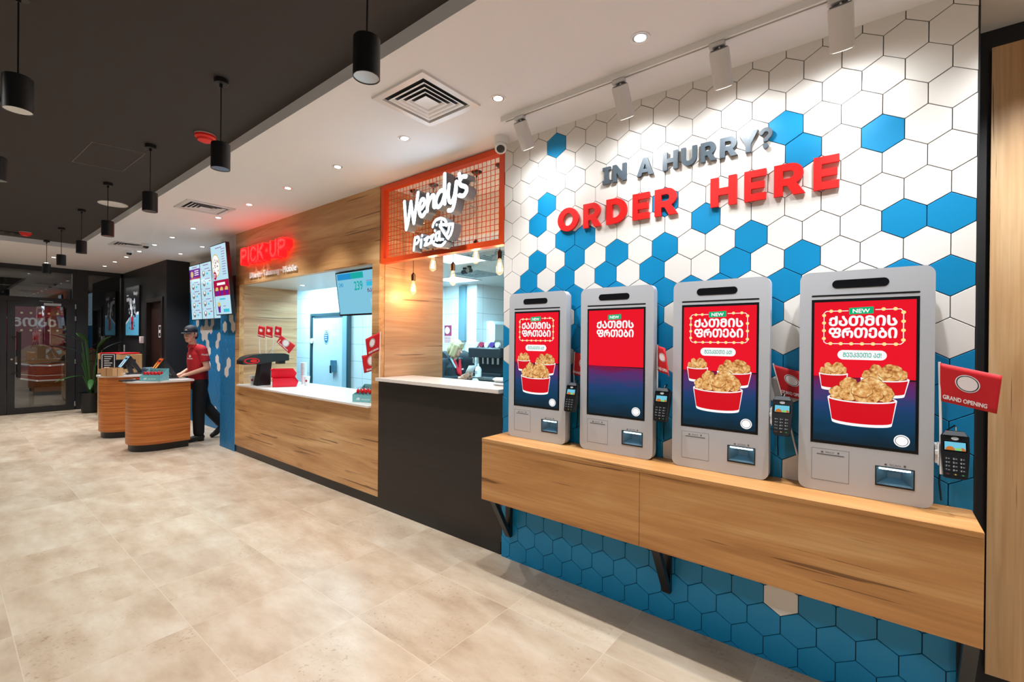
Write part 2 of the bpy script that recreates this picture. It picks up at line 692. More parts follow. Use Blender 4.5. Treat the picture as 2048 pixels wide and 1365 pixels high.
def hexwall(mb, rc, x0, z0, colour, M, gap=0.0016, rows=40, raise_=0.008):
    for r in range(-2, rows):
        cz = z0 + 0.5 * HS - 1.5 * HS * r
        for k in range(-16, 24):
            cx = x0 + (k + (0.5 if r % 2 == 0 else 0)) * HW
            a = hexpoly(cx, cz, rc, gap)
            if not a:
                continue
            b = hexpoly(cx, cz, (rc[0], rc[1], rc[2], rc[3]), gap + 0.0011)
            mi = colour(r, k, cx, cz)
            if len(b) == len(a):
                n = len(a)
                vs = [(x, y, -0.006) for x, y in a] + [(x, y, -0.0012) for x, y in a] + [(x, y, 0) for x, y in b]
                fs = [(i, (i + 1) % n, n + (i + 1) % n, n + i) for i in range(n)] + [(n + i, n + (i + 1) % n, 2 * n + (i + 1) % n, 2 * n + i) for i in range(n)] + [tuple(2 * n + i for i in range(n))]
                mb.add(vs, fs, mi, M)
            else:
                mb.prism([a], -0.006, 0, M, mi)


BLUE = {(1, 2), (4, 1), (5, 1), (6, 2), (6, 3), (7, 3), (8, 2), (7, 1), (8, 0), (7, 5), (8, 4), (7, 7), (8, 6), (9, 7), (5, 7), (6, 8), (9, 3), (9, 0), (9, 1), (9, 2), (9, 5), (3, 11), (4, 11), (4, 13), (7, 14), (7, 15), (7, 10), (8, 9), (8, 11), (9, 14), (9, 15), (9, 8), (9, 9), (9, 11)}
WHITES = {(10, -1), (10, 2), (10, 7), (10, 11), (10, 14), (10, 15), (11, 11), (11, 15), (12, -1), (12, 2), (12, 7), (13, 11), (16, 7), (16, 11), (21, 11), (10, 12), (10, 13), (10, 4), (10, 8), (11, 4), (14, 4)}


def tilecol(r, k, cx, cz):
    if r <= 9:
        return 1 if (r, k) in BLUE else 0
    return 0 if (r, k) in WHITES else 1


tw = MB()
hexwall(tw, (-2.172, 0.0, 0.306, CZ), -2.02034, 3.01569, tilecol, WALL(WY))
tw.box((-2.172, WY + 0.0055, 0), (0.306, WY + 0.12, CZ), 2)
tw.box((0.3062, WY, 0), (0.312, 3.03, CZ), 3)
struct(tw.build('wall_tiled', [TILEW, TILEB, GROUT, BLACK], angle=12), 'white and blue hexagon tile wall behind the order kiosks')

# blue tiled walls at the far end
TB2 = mat('matte_blue_tile', (0, 108, 160), 0.5)
TW2 = mat('matte_white_tile', (214, 206, 198), 0.5)
G2 = mat('blue_grout', (0, 74, 118), 0.8)


def sel(pts, zsplit):
    def f(r, k, cx, cz):
        if cz > zsplit:
            return 0
        return 0 if any(abs(cx - x) < HW * 0.5 and abs(cz - z) < HS * 0.8 for x, z in pts) else 1
    return f


near_w = [(-7.46, 1.73), (-7.08, 1.74), (-7.28, 1.86), (-7.44, 1.335), (-7.23, 1.205), (-7.31, 1.075), (-7.44, 0.845)]
far_w = [(-9.70, 1.74), (-9.53, 1.74), (-9.77, 1.60), (-9.62, 1.60), (-9.27, 1.74), (-8.93, 1.60), (-8.98, 1.475), (-9.0, 1.205), (-8.92, 1.075), (-9.43, 1.47), (-9.39, 1.34), (-9.42, 1.2), (-9.4, 1.08), (-9.35, 1.33), (-9.15, 0.27), (-9.5, 1.86), (-9.2, 1.86), (-9.95, 1.86)]
nb = MB()
hexwall(nb, (-7.6, 0, -7.062, CZ), -7.44, 0.845 - 0.5 * HS + 1.5 * HS * 18, sel(near_w, 2.45), WALL(WY), 0.0012)
nb.box((-7.6, WY + 0.0055, 0), (-7.062, 3.06, CZ), 2)
struct(nb.build('wall_blue_near', [TW2, TB2, G2], angle=12), 'blue hexagon tile wall beside the pickup front')
fb = MB()
hexwall(fb, (-10.44, 0, -7.6, CZ), -9.7, 1.74 - 0.5 * HS + 1.5 * HS * 12, sel(far_w, 2.45), WALL(3.06), 0.0012)
fb.box((-10.44, 3.0655, 0), (-7.6, 3.2, CZ), 2)
struct(fb.build('wall_blue_recess', [TW2, TB2, G2], angle=12), 'blue hexagon tile wall in the recess')

# black box at the far corner with a dark door in it
bb = MB()
bb.box((-13.8, 2.69, 0), (-11.72, 3.2, CZ))
bb.box((-10.60, 2.69, 0), (-10.44, 3.2, CZ))
bb.box((-11.72, 2.69, 2.35), (-10.60, 3.2, CZ))
bb.box((-11.72, 2.95, 0), (-10.60, 3.2, 2.35))
struct(bb.build('wall_black', BLACK), 'black wall at the far corner')
DKBR = mat('dark_brown_door', (44, 26, 22), 0.4)
d2 = MB().box((-11.639, 2.75, 0.01), (-10.681, 2.80, 2.289)).build('door_2', DKBR)
struct(d2, 'dark brown door in the black wall')
fm = MB()
fm.box((-11.72, 2.665, 0), (-11.64, 2.95, 2.37)).box((-10.68, 2.665, 0), (-10.60, 2.95, 2.37)).box((-11.64, 2.665, 2.29), (-10.68, 2.95, 2.37))
struct(fm.build('trim_door_frame', mat('black_brown_frame', (28, 20, 18), 0.4)), 'dark frame round the brown door')

# pickup front in oak
pf = MB()
x0, x1, z0, z1 = -6.93, -3.82, 0.935, 2.33
pf.box((-7.06, WY, 0.10), (x0, WY + 0.06, CZ)).box((x1, WY, 0.10), (-3.705, WY + 0.06, CZ))
pf.box((x0, WY, 0.10), (x1, WY + 0.06, z0)).box((x0, WY, z1), (x1, WY + 0.06, CZ))
struct(pf.build('wall_pickup', OAK), 'oak clad pickup front')
ck = MB()
ck.box((-7.0, WY + 0.06, 0), (x0, 3.43, 2.33))
ck.box((x1, WY + 0.06, 0), (-3.70, 3.43, CZ))
struct(ck.build('wall_pickup_cheeks', OAKY), 'oak side cheeks of the serving openings')
struct(MB().box((-7.0, WY + 0.06, 2.33), (x1, 3.54, 2.42)).build('ceiling_pickup', mat('grey_white_soffit', (205, 208, 210), 0.3)), 'low soffit over the pickup counter')
struct(MB().box((-7.04, WY + 0.012, 0), (-2.19, WY + 0.08, 0.10)).build('baseboard_front', BLACKM), 'black plinth under the counter fronts')
struct(MB().box((-3.705, WY + 0.002, 0.10), (-2.174, WY + 0.08, 1.205)).build('wall_pizza_base', WENGE), 'dark counter front under the pizza opening')

# kitchen shell
ks = MB()
ks.box((-13, 4.65, 0), (-6.74, 4.75, 2.75)).box((-6.84, 4.7505, 0), (-6.74, 6.3, 2.75)).box((-6.84, 6.3005, 0), (-5.98, 6.42, 2.75))
ks.box((-5.979, 6.3, 0), (-5.88, 8.9, 2.75)).box((-5.98, 8.901, 0), (2, 9, 2.75)).box((-13, 3.4, 0), (-12.9, 4.649, 2.75))
ks.box((0.15, 2.83, 0), (0.28, 8.9, 2.75))
struct(ks.build('wall_kitchen', KT), 'white tiled kitchen walls')
kc = MB()
kc.box((-13, 3.42, 2.65), (2, 9, 2.75)).box((-3.70, 3.38, 2.65), (0.28, 3.42, CZ + 0.1)).box((-3.70, WY + 0.02, CZ), (0.28, 3.38, CZ + 0.1))
kc.box((-13, 3.2, 2.42), (-7.0, 3.42, 2.7))
struct(kc.build('ceiling_kitchen', mat('kitchen_ceiling_white', (222, 224, 226), 0.7)), 'kitchen ceiling and bulkhead')
struct(MB().box((-2.172, WY + 0.13, 0), (0.28, WY + 0.2, CZ)).build('wall_kitchen_front', WHITE), 'kitchen side of the tiled wall')

# recess at the kiosk end: black frame and oak panel
rc = MB()
rc.box((0.312, 3.03, 0), (3.0, 3.10, 3.053))
struct(rc.build('wall_recess', BLACK), 'black recessed frame beside the tiled wall')
struct(MB().box((0.396, 3.008, 0.092), (3.0, 3.032, 2.962)).build('wall_recess_panel', OAKV), 'tall oak panel in the recess')

# glazed entrance wall at the far end
GX = -13.69
ga = MB()
FR = mat('anthracite_frame', (30, 31, 34), 0.45)
ga.box((GX - 0.08, -8, 2.958), (GX + 0.02, 2.69, CZ))
ga.box((GX - 0.08, 1.895, 0), (GX + 0.03, 2.095, CZ))
ga.box((GX - 0.08, -8, 2.30), (GX + 0.03, 1.895, 2.40))
ga.box((GX - 0.08, 2.655, 0), (GX + 0.02, 2.69, CZ))
ga.box((GX - 0.08, 2.095, 0), (GX + 0.02, 2.655, 0.10))
ga.box((GX - 0.08, -0.15, 0), (GX + 0.03, -0.08, 2.4))
ga.box((GX - 0.08, 1.84, 2.4), (GX + 0.02, 1.895, 2.958))
struct(ga.build('wall_entrance_frame', FR), 'dark frame of the glazed entrance wall')
struct(MB().box((GX - 0.04, 2.095, 0.10), (GX - 0.03, 2.655, 2.958)).build('window_1', GLASS), 'glass side pane')
struct(MB().box((GX - 0.04, -8, 2.40), (GX - 0.03, 1.84, 2.958)).build('window_2', GLASS), 'glass transom')


def leaf(y0, y1, nm, lab):
    m = MB()
    m.box((GX - 0.06, y0, 0.012), (GX + 0.04, y0 + 0.105, 2.30)).box((GX - 0.06, y1 - 0.13, 0.012), (GX + 0.04, y1, 2.30))
    m.box((GX - 0.06, y0 + 0.105, 0.012), (GX + 0.04, y1 - 0.13, 0.115)).box((GX - 0.06, y0 + 0.105, 2.225), (GX + 0.04, y1 - 0.13, 2.30))
    d = m.build(nm, FR)
    struct(d, lab)
    MB().box((GX - 0.015, y0 + 0.105, 0.115), (GX - 0.005, y1 - 0.13, 2.225)).build('door_pane', GLASS, d)
    return d


door = leaf(0.89, 1.885, 'door_1', 'glass entrance door with a dark frame and long pull handle')
leaf(-0.07, 0.88, 'door_3', 'second leaf of the glass entrance')
hd = MB()
hd.box((GX + 0.09, 1.025, 0.745), (GX + 0.115, 1.075, 1.68))
hd.cyl((GX + 0.03, 0.945, 0.84), (GX + 0.10, 1.05, 0.84), 0.012).cyl((GX + 0.03, 0.945, 1.58), (GX + 0.10, 1.05, 1.58), 0.012)
hd.build('door_handle', BLACKM, door, 0.003)
dc = MB()
dc.box((GX + 0.04, 1.40, 2.235), (GX + 0.085, 1.66, 2.285)).tube([(GX + 0.06, 1.53, 2.285), (GX + 0.08, 1.53, 2.32), (GX + 0.12, 1.33, 2.325)], 0.01)
dc.build('door_closer', CHROME, door)
for z in (0.13, 1.05, 1.98, 2.24):
    MB().cyl((GX + 0.045, 1.89, z - 0.05), (GX + 0.045, 1.89, z + 0.05), 0.016).build('hinge', CHROME, door)
MB().cyl((GX + 0.04, 0.95, 1.12), (GX + 0.05, 0.95, 1.12), 0.018).build('lock', CHROME, door)

# ------------------------------------------------------------------ ceiling fittings
LED = mat('led_disc', (255, 250, 240), 0.4, emit=9.0)
LEDW = mat('led_disc_warm', (255, 236, 214), 0.4, emit=4.0)
ORD = ['first', 'second', 'third', 'fourth', 'fifth', 'sixth', 'seventh', 'eighth', 'ninth', 'tenth', 'eleventh', 'twelfth', 'thirteenth', 'fourteenth', 'fifteenth']
REFL = mat('lamp_reflector', (200, 205, 210), 0.2, metal=0.9)


def downlight_proto():
    t = thing('recessed_downlight', '', 'ceiling light')
    MB().lathe([(0.036, 0.0), (0.047, -0.004), (0.047, 0.0)], n=24).build('trim_ring', WPLAST, t)
    MB().lathe([(0.0365, -0.001), (0.03, -0.0012), (0.026, -0.0014)], n=24).build('reflector', REFL, t)
    MB().cyl((0, 0, -0.0025), (0, 0, -0.0015), 0.027, n=20).build('lamp', LED, t)
    return t


DL = None
spots = [(-0.901 - 0.8935 * k, 2.09 + 0.006 * k, 'long row, counted from the order kiosks') for k in range(14)]
for k, (x, y, s) in enumerate(spots):
    lab = f'small recessed downlight, {ORD[k]} of the {s}'
    if DL is None:
        DL = downlight_proto()
        DL.location = (x, y, CZ)
        DL['label'] = lab
        DL['group'] = 'recessed downlights in the white ceiling'
    else:
        dup(DL, (x, y, CZ), lab)
    lamp('downlight_beam', 'SPOT', (x, y, CZ - 0.02), 68, NEUT, (x, y, 0), spot_size=1.75, spot_blend=0.8, shadow_soft_size=0.03)
for x, y, lab in ((-8.485, 2.655, 'recessed downlight above the menu screens, nearer the pickup sign'), (-9.52, 2.65, 'recessed downlight above the menu screens, nearer the black wall'),
                  (-11.92, 1.35, 'recessed downlight near the glass entrance, nearer the dark ceiling'), (-12.93, 1.36, 'recessed downlight closest to the glass entrance transom')):
    dup(DL, (x, y, CZ), lab)
    lamp('downlight_beam', 'SPOT', (x, y, CZ - 0.02), 80, NEUT, (x, y, 0), spot_size=1.75, spot_blend=0.8, shadow_soft_size=0.03)

for x, y in ((-0.01, 2.09), (0.70, 2.42), (1.6, 2.42)):      # row goes on unseen; the two wide beams are added to brighten the recess
    lamp('downlight_beam', 'SPOT', (x, y, CZ - 0.02), 68 if x < 0.5 else 95, NEUT, (x, y, 0), spot_size=2.2 if x > 0.5 else 1.75, spot_blend=0.8, shadow_soft_size=0.03)
# black cylinder pendants
PB = mat('matt_black_pendant', (16, 18, 20), 0.42)


def pendant_proto():
    t = thing('cylinder_pendant', '', 'pendant light')
    MB().cyl((0, 0, -0.030), (0, 0, 0), 0.037, n=28).build('canopy', PB, t, 0.003)
    MB().tube([(0, 0, -0.03), (0, 0, -0.05)], 0.009).tube([(0, 0, -0.04), (0.002, 0, -0.2), (0, 0, -0.382)], 0.0035, 6).build('cord', BLACKM, t)
    MB().lathe([(0.008, -0.375), (0.047, -0.380), (0.050, -0.384), (0.050, -0.53), (0.047, -0.53), (0.044, -0.50), (0.036, -0.47)], n=36).build('shade', PB, t)
    MB().lathe([(0.0465, -0.528), (0.040, -0.49), (0.028, -0.462), (0.018, -0.46)], n=32).build('reflector', REFL, t)
    MB().cyl((0, 0, -0.466), (0, 0, -0.463), 0.020, n=20).build('lamp', LEDW, t)
    return t


PD = None
pens = [(-1.535, 1.02, 'nearest of the row along the ceiling step'), (-3.05, 1.045, 'second along the ceiling step, before the red smoke detector'), (-4.537, 1.057, 'third of the row along the ceiling step'),
        (-6.0, 1.06, 'fourth of the row along the ceiling step, before the ceiling speaker'), (-7.51, 1.087, 'fifth of the row along the ceiling step'), (-9.03, 1.098, 'sixth of the row along the ceiling step'), (-10.4, 1.096, 'last of the row, nearest the glass entrance'),
        (-2.99, 0.222, 'nearest of the second row out over the dining floor'), (-4.44, 0.236, 'second of the second row, cut by the picture edge')]
for i, (x, y, s) in enumerate(pens):
    lab = 'black cylinder pendant lamp, ' + s
    if PD is None:
        PD = pendant_proto()
        PD.location = (x, y, 3.13)
        PD['label'] = lab
        PD['group'] = 'black cylinder pendants under the dark ceiling'
    else:
        dup(PD, (x, y, 3.13), lab)
    lamp('pendant_beam', 'SPOT', (x, y, 2.645), 108, WARM, (x, y, 0), spot_size=1.5, spot_blend=0.6, shadow_soft_size=0.025)


def vent(x, y, lab, s=0.465, ms=None):
    t = thing('ceiling_vent', lab, 'air vent', (x, y, CZ), 0, 'square air diffusers in the white ceiling')
    h = s / 2
    VW = mat('vent_white_enamel', (214, 212, 212), 0.3)
    m = MB()
    for a, b, z in ((h, h - 0.045, -0.012),):
        m.add([(sx * q, sy * q, zz) for q, zz in ((a, 0.0), (a - 0.004, z), (b, z), (b - 0.006, 0.0)) for sx, sy in ((-1, -1), (1, -1), (1, 1), (-1, 1))],
              [(r * 4 + i, r * 4 + (i + 1) % 4, r * 4 + 4 + (i + 1) % 4, r * 4 + 4 + i) for r in range(3) for i in range(4)])
    m.build('frame', VW, t, recalc=False)
    MB().box((-h + 0.04, -h + 0.04, -0.0008), (h - 0.04, h - 0.04, 0.0)).build('duct_opening', mat('vent_dark', (22, 24, 28), 0.8), t)
    for q in (h - 0.075, h - 0.11, h - 0.145, h - 0.18):
        m = MB()
        if q < 0.06:
            m.add([(sx * q, sy * q, -0.012) for sx, sy in ((-1, -1), (1, -1), (1, 1), (-1, 1))] + [(0, 0, -0.004)], [(0, 1, 4), (1, 2, 4), (2, 3, 4), (3, 0, 4)])
        m.add([(sx * a, sy * a, z) for a, z in ((q + 0.004, -0.0125), (q, -0.0125), (q - 0.022, -0.001)) for sx, sy in ((-1, -1), (1, -1), (1, 1), (-1, 1))],
              [(r * 4 + i, r * 4 + (i + 1) % 4, r * 4 + 4 + (i + 1) % 4, r * 4 + 4 + i) for r in range(2) for i in range(4)])
        m.build('louvre', VW, t, recalc=False)
    return t


vent(-2.157, 1.853, 'large square air diffuser nearest the track spotlights')
vent(-5.89, 1.865, 'square air diffuser before the red pickup sign')
vent(-9.24, 1.905, 'square air diffuser beside the two dome cameras')
# linear grille in the dark ceiling
t = thing('linear_grille', 'dark slotted air grille in the dark ceiling near the glass entrance', 'air vent', (-10.1, 0.55, 3.13))
MB().box((-0.12, -0.55, -0.01), (0.12, 0.30, 0)).build('frame', mat('grille_dark', (46, 43, 42), 0.5), t)
for k in range(8):
    MB().box((-0.10, -0.53 + 0.1 * k, -0.014), (0.10, -0.47 + 0.1 * k, -0.0101)).build('slot', mat('grille_slot', (12, 12, 12), 0.6), t)


def smoke(x, y, lab):
    t = thing('smoke_detector', lab, 'smoke detector', (x, y, 3.13), 0, 'red smoke detectors')
    RP = mat('red_detector_plastic', (232, 30, 16), 0.4)
    MB().lathe([(0.07, 0), (0.07, -0.006)], n=28).build('base', WPLAST, t)
    MB().lathe([(0.07, -0.006), (0.068, -0.022), (0.055, -0.03), (0.05, -0.046), (0.03, -0.055), (0.0, -0.057)], n=28).build('head', RP, t)


smoke(-3.98, 1.26, 'red smoke detector behind the second pendant')
smoke(-9.87, 0.82, 'red smoke detector far along the dark ceiling near the grille')
o = MB().lathe([(0.135, 0), (0.135, -0.006), (0.12, -0.009), (0.0, -0.009)], n=36).build('ceiling_speaker', WPLAST)
o.location = (-6.9, 1.264, 3.13)
tag(o, 'flat round white ceiling speaker behind the fourth pendant', 'speaker')
LENS = mat('camera_lens_black', (10, 12, 16), 0.08)


def dome(x, y, lab):
    t = thing('dome_camera', lab, 'security camera', (x, y, CZ), 0, 'dome cameras by the far diffuser')
    MB().lathe([(0.055, 0), (0.055, -0.03), (0.048, -0.045), (0.036, -0.045)], n=24).build('housing', WPLAST, t)
    MB().lathe([(0.038, -0.044), (0.036, -0.06), (0.022, -0.075), (0.0, -0.08)], n=24).build('dome', LENS, t)


dome(-8.92, 2.03, 'white dome security camera over the edge of the far diffuser')
dome(-9.87, 2.02, 'white dome security camera standing clear beyond the far diffuser')
t = thing('turret_camera', 'white turret security camera at the corner of the orange frame', 'security camera', (-2.12, 2.515, CZ))
MB().lathe([(0.052, 0), (0.052, -0.02), (0.047, -0.05), (0.035, -0.055)], n=28).build('base', WPLAST, t)
mm = Matrix.Translation((0.003, -0.01, -0.07)) @ Matrix.Rotation(0.7, 4, 'Z') @ Matrix.Rotation(math.radians(-42), 4, 'X')
MB().lathe([(0.0, 0.035), (0.028, 0.028), (0.042, 0.008), (0.042, -0.03), (0.03, -0.034), (0.028, -0.03)], n=28, M=mm).build('ball', WPLAST, t)
MB().lathe([(0.029, -0.033), (0.02, -0.0345), (0.0, -0.035)], n=24, M=mm).build('lens', LENS, t)

# track with four spotlights
t = thing('track_rail', 'long white lighting track on the ceiling before the tiled wall', 'light track', (0, 2.30, CZ))
MB().box((-1.93, -0.018, -0.033), (0.9, -0.006, 0)).box((-1.93, 0.006, -0.033), (0.9, 0.018, 0)).box((-1.93, -0.0059, -0.005), (0.9, 0.0059, 0)).box((-1.929, -0.0059, -0.033), (-1.90, 0.0059, -0.006)).build('rail', WPLAST, t)
MB().box((-1.899, -0.0058, -0.012), (0.9, 0.0058, -0.006)).build('conductor', mat('track_slot', (52, 52, 54), 0.5), t)
TS = None
for i, (x, s) in enumerate(((-1.777, 'at the far end of the track by the turret camera'), (-1.10, 'second along the track from the turret camera'), (-0.598, 'third along the track from the turret camera'), (-0.132, 'closest along the track to the recessed oak panel'))):
    lab = 'white cylindrical track spotlight, ' + s
    tgt = Vector((0.10, 0.32, -0.42))
    if TS is None:
        TS = thing('track_spotlight', lab, 'spotlight', (x, 2.30, CZ - 0.034), 0, 'white track spotlights')
        SH = mat('spot_white', (208, 206, 204), 0.4)
        MB().box((-0.045, -0.015, -0.022), (0.025, 0.015, 0.0)).build('adapter', SH, TS, 0.003)
        MB().cyl((0.0, 0, -0.02), (0.0, 0, -0.05), 0.007).build('stem', CHROME, TS)
        d = Vector((0.012, 0.54, -0.84)).normalized()
        a = Vector((0.0, -0.012, -0.04))
        b = a + d * 0.165
        MB().cyl(a, b, 0.044, n=32).build('body', SH, TS, 0.004)
        MB().cyl(a - d * 0.004, a + d * 0.002, 0.038, n=28).build('back_cap', mat('spot_back_grey', (92, 94, 96), 0.4), TS)
        MB().cyl(b - d * 0.002, b + d * 0.001, 0.036, n=28).build('lens', mat('spot_lens', (255, 246, 232), 0.3, emit=10), TS)
    else:
        dup(TS, (x, 2.30, CZ - 0.034), lab)
    d = Vector((0.012, 0.54, -0.84)).normalized()
    p = Vector((x, 2.30, CZ - 0.034)) + Vector((0.0, -0.012, -0.04)) + d * 0.172
    lamp('track_beam', 'SPOT', p, 15, (0.96, 0.985, 1.0), p + d, spot_size=3.0, spot_blend=0.9, shadow_soft_size=0.05)

# ------------------------------------------------------------------ heavy sign lettering on the tiled wall


def arcs(cx, cy, rx, ry, a0, a1, n=12):
    return [(cx + rx * math.cos(math.radians(a0 + (a1 - a0) * i / n)), cy + ry * math.sin(math.radians(a0 + (a1 - a0) * i / n))) for i in range(n + 1)]


def glyph(ch):
    """heavy capital in a unit box; list of prisms (outer + holes)"""
    if ch == 'O':
        return [[ell(.5, .5, .5, .5, 40), ell(.5, .5, .235, .27, 32)]]
    if ch == 'E':
        return [[[(0, 0), (1, 0), (1, .23), (.32, .23), (.32, .39), (.93, .39), (.93, .61), (.32, .61), (.32, .77), (1, .77), (1, 1), (0, 1)]]]
    if ch == 'H':
        return [[[(0, 0), (.31, 0), (.31, .38), (.69, .38), (.69, 0), (1, 0), (1, 1), (.69, 1), (.69, .62), (.31, .62), (.31, 1), (0, 1)]]]
    if ch == 'D':
        return [[[(0, 0), (.42, 0)] + arcs(.42, .5, .58, .5, -90, 90, 20) + [(0, 1)], [(.3, .24), (.42, .24)] + arcs(.42, .5, .27, .26, -90, 90, 14) + [(.3, .76)]]]
    if ch == 'R':
        return [[[(0, 0), (.29, 0), (.29, .31), (.43, .31), (.62, 0), (1, 0), (.72, .37)] + arcs(.52, .665, .42, .335, -58, 90, 16) + [(0, 1)],
                 [(.29, .53), (.50, .53)] + arcs(.50, .655, .14, .125, -90, 90, 10) + [(.29, .78)]]]
    if ch == 'I':
        return [[[(0, 0), (1, 0), (1, .2), (.76, .2), (.76, .8), (1, .8), (1, 1), (0, 1), (0, .8), (.24, .8), (.24, .2), (0, .2)]]]
    if ch == 'N':
        return [[[(0, 0), (.29, 0), (.29, .52), (.73, 0), (1, 0), (1, 1), (.71, 1), (.71, .48), (.27, 1), (0, 1)]]]
    if ch == 'A':
        return [[[(0, 0), (.27, 0), (.33, .17), (.67, .17), (.73, 0), (1, 0), (.63, 1), (.37, 1)], [(.405, .37), (.595, .37), (.5, .66)]]]
    if ch == 'U':
        return [[[(0, 1), (0, .42)] + arcs(.5, .42, .5, .42, 180, 360, 18) + [(1, 1), (.71, 1), (.71, .44)] + arcs(.5, .44, .21, .19, 0, -180, 12) + [(.29, 1)]]]
    if ch == 'Y':
        return [[[(.36, 0), (.64, 0), (.64, .38), (1, 1), (.7, 1), (.5, .62), (.3, 1), (0, 1), (.36, .38)]]]
    if ch == '?':
        hook = [(0.0, .74)] + arcs(.47, .70, .47, .30, 165, -40, 18) + [(.62, .40), (.62, .34), (.30, .34), (.30, .45), (.52, .58)] + arcs(.48, .70, .17, .11, -20, 160, 10) + [(.22, .66)]
        return [[hook], [ell(.46, .13, .19, .13, 20)]]


def sign(name, label, items, m, za, zb, cat='sign lettering'):
    xm = (items[0][1] + items[-1][2]) / 2
    t = thing(name, label, cat, (xm, WY, za))
    for ch, xl, xr in items:
        mb = MB()
        W = WALL(0, xl - xm, 0)
        sxy = Matrix.Diagonal((xr - xl, zb - za, 1, 1))
        for lp in glyph(ch):
            mb.prism(lp, 0.003, 0.019, W @ sxy, 0)
        mb.box((xl - xm + (xr - xl) * 0.42, -0.008, (zb - za) * 0.45), (xl - xm + (xr - xl) * 0.58, 0.0, (zb - za) * 0.55)) if ch in 'HENIAY' else None
        mb.build('letter', m, t, 0.0012, 1)
    return t


G = [('I', -1.361, -1.309), ('N', -1.292, -1.203), ('A', -1.136, -1.033), ('H', -0.979, -0.892), ('U', -0.875, -0.789), ('R', -0.769, -0.686), ('R', -0.669, -0.582), ('Y', -0.58, -0.486), ('?', -0.483, -0.418)]
sign('hurry_sign', 'grey raised letters reading IN A HURRY? on the tiled wall', G, GREYLET, 2.583, 2.688)
G = [('O', -1.692, -1.533), ('R', -1.497, -1.368), ('D', -1.333, -1.197), ('E', -1.16, -1.056), ('R', -1.024, -0.890), ('H', -0.715, -0.585), ('E', -0.549, -0.449), ('R', -0.414, -0.281), ('E', -0.248, -0.148)]
sign('order_sign', 'large red raised letters reading ORDER HERE on the tiled wall', G, RED, 2.328, 2.483)

# ------------------------------------------------------------------ pickup sign
t = thing('pickup_sign', 'glowing red PICK-UP letters on the oak front', 'lit sign', (-6.0, WY, 2.575))
NEON = scr('red_sign_body', (255, 12, 14), 4.0)
NEONF = scr('red_sign_tube', (255, 74, 72), 1.1)
PG = {'P': ([[(0, 0), (0, 1), (.62, 1), (.9, .86), (.9, .62), (.62, .48), (0, .48)]], .9), 'I': ([[(0, 0), (0, 1)]], .0), 'C': ([[(.8, .82), (.55, 1), (.25, 1), (0, .75), (0, .25), (.25, 0), (.55, 0), (.8, .18)]], .8),
      'K': ([[(0, 0), (0, 1)], [(.8, 1), (.05, .45)], [(.3, .62), (.85, 0)]], .85), '-': ([[(.12, .5), (.24, .5)]], .36), 'U': ([[(0, 1), (0, .28), (.22, 0), (.6, 0), (.82, .28), (.82, 1)]], .82)}
xc = 0.0
HH = 0.165
for ch in 'PICK-UP':
    st_, wd = PG[ch]
    mb = MB()
    for s_ in st_:
        pts = [(-0.655 + xc + p[0] * 0.165, 0.022 + p[1] * HH) for p in s_]
        mb.stroke(pts, 0.030, 0.0, 0.085, WALL(), 0)
        mb.stroke(pts, 0.013, 0.085, 0.0865, WALL(), 1)
    mb.build('letter', [NEON, NEONF], t)
    xc += wd * 0.165 + 0.075
t = thing('dine_in_sign', 'white letters reading Dine in Takeaway Mobile under the red pickup sign', 'sign lettering', (-5.92, WY, 2.39))
for s_, a, b in (('Dine in', -6.56, -6.235), ('•', -6.20, -6.18), ('Takeaway', -6.15, -5.71), ('•', -5.675, -5.655), ('Mobile', -5.62, -5.285)):
    mb = MB()
    if s_ == '•':
        mb.prism([ell((a + b) / 2 + 5.92, 0.036, 0.012, 0.012, 14)], 0.0, 0.02, WALL())
    else:
        text_in(mb, s_, a + 5.92, -0.018 if 'y' in s_ else 0.0, b + 5.92, 0.078, 0.0, WALL(), 0, fat=0.034)
        text_in(mb, s_, a + 5.92, -0.018 if 'y' in s_ else 0.0, b + 5.92, 0.078, 0.001, WALL(), 0, 0.0, 0.018, fat=0.034)
    mb.build('word', mat('sign_white', (236, 230, 224), 0.4), t)

# ------------------------------------------------------------------ orange mesh frame with the lit sign
t = thing('mesh_frame', 'orange steel frame with square wire mesh over the pizza opening', 'metal frame', (-2.935, WY, 2.31))
fx0, fx1, fz0, fz1 = -0.755, 0.757, 0.005, 0.735
m = MB()
m.box((fx0, 0.0, fz0), (fx0 + 0.045, 0.06, fz1)).box((fx1 - 0.045, 0.0, fz0), (fx1, 0.06, fz1))
m.box((fx0 + 0.045, 0.0, fz0), (fx1 - 0.045, 0.06, fz0 + 0.045)).box((fx0 + 0.045, 0.0, fz1 - 0.045), (fx1 - 0.045, 0.06, fz1))
m.build('frame', ORANGE, t)
m = MB()
n = 32
for i in range(1, n):
    x = fx0 + 0.045 + (fx1 - fx0 - 0.09) * i / n
    m.tube([(x, 0.052 + 0.0015 * (-1) ** j, fz0 + 0.04 + 0.65 * j / 15) for j in range(16)], 0.0027, 5)
n = 15
for i in range(1, n):
    z = fz0 + 0.045 + (fz1 - fz0 - 0.09) * i / n
    m.tube([(fx0 + 0.04, 0.0535, z), (fx1 - 0.04, 0.0535, z)], 0.0027, 5)
m.build('wire_mesh', ORANGE, t)
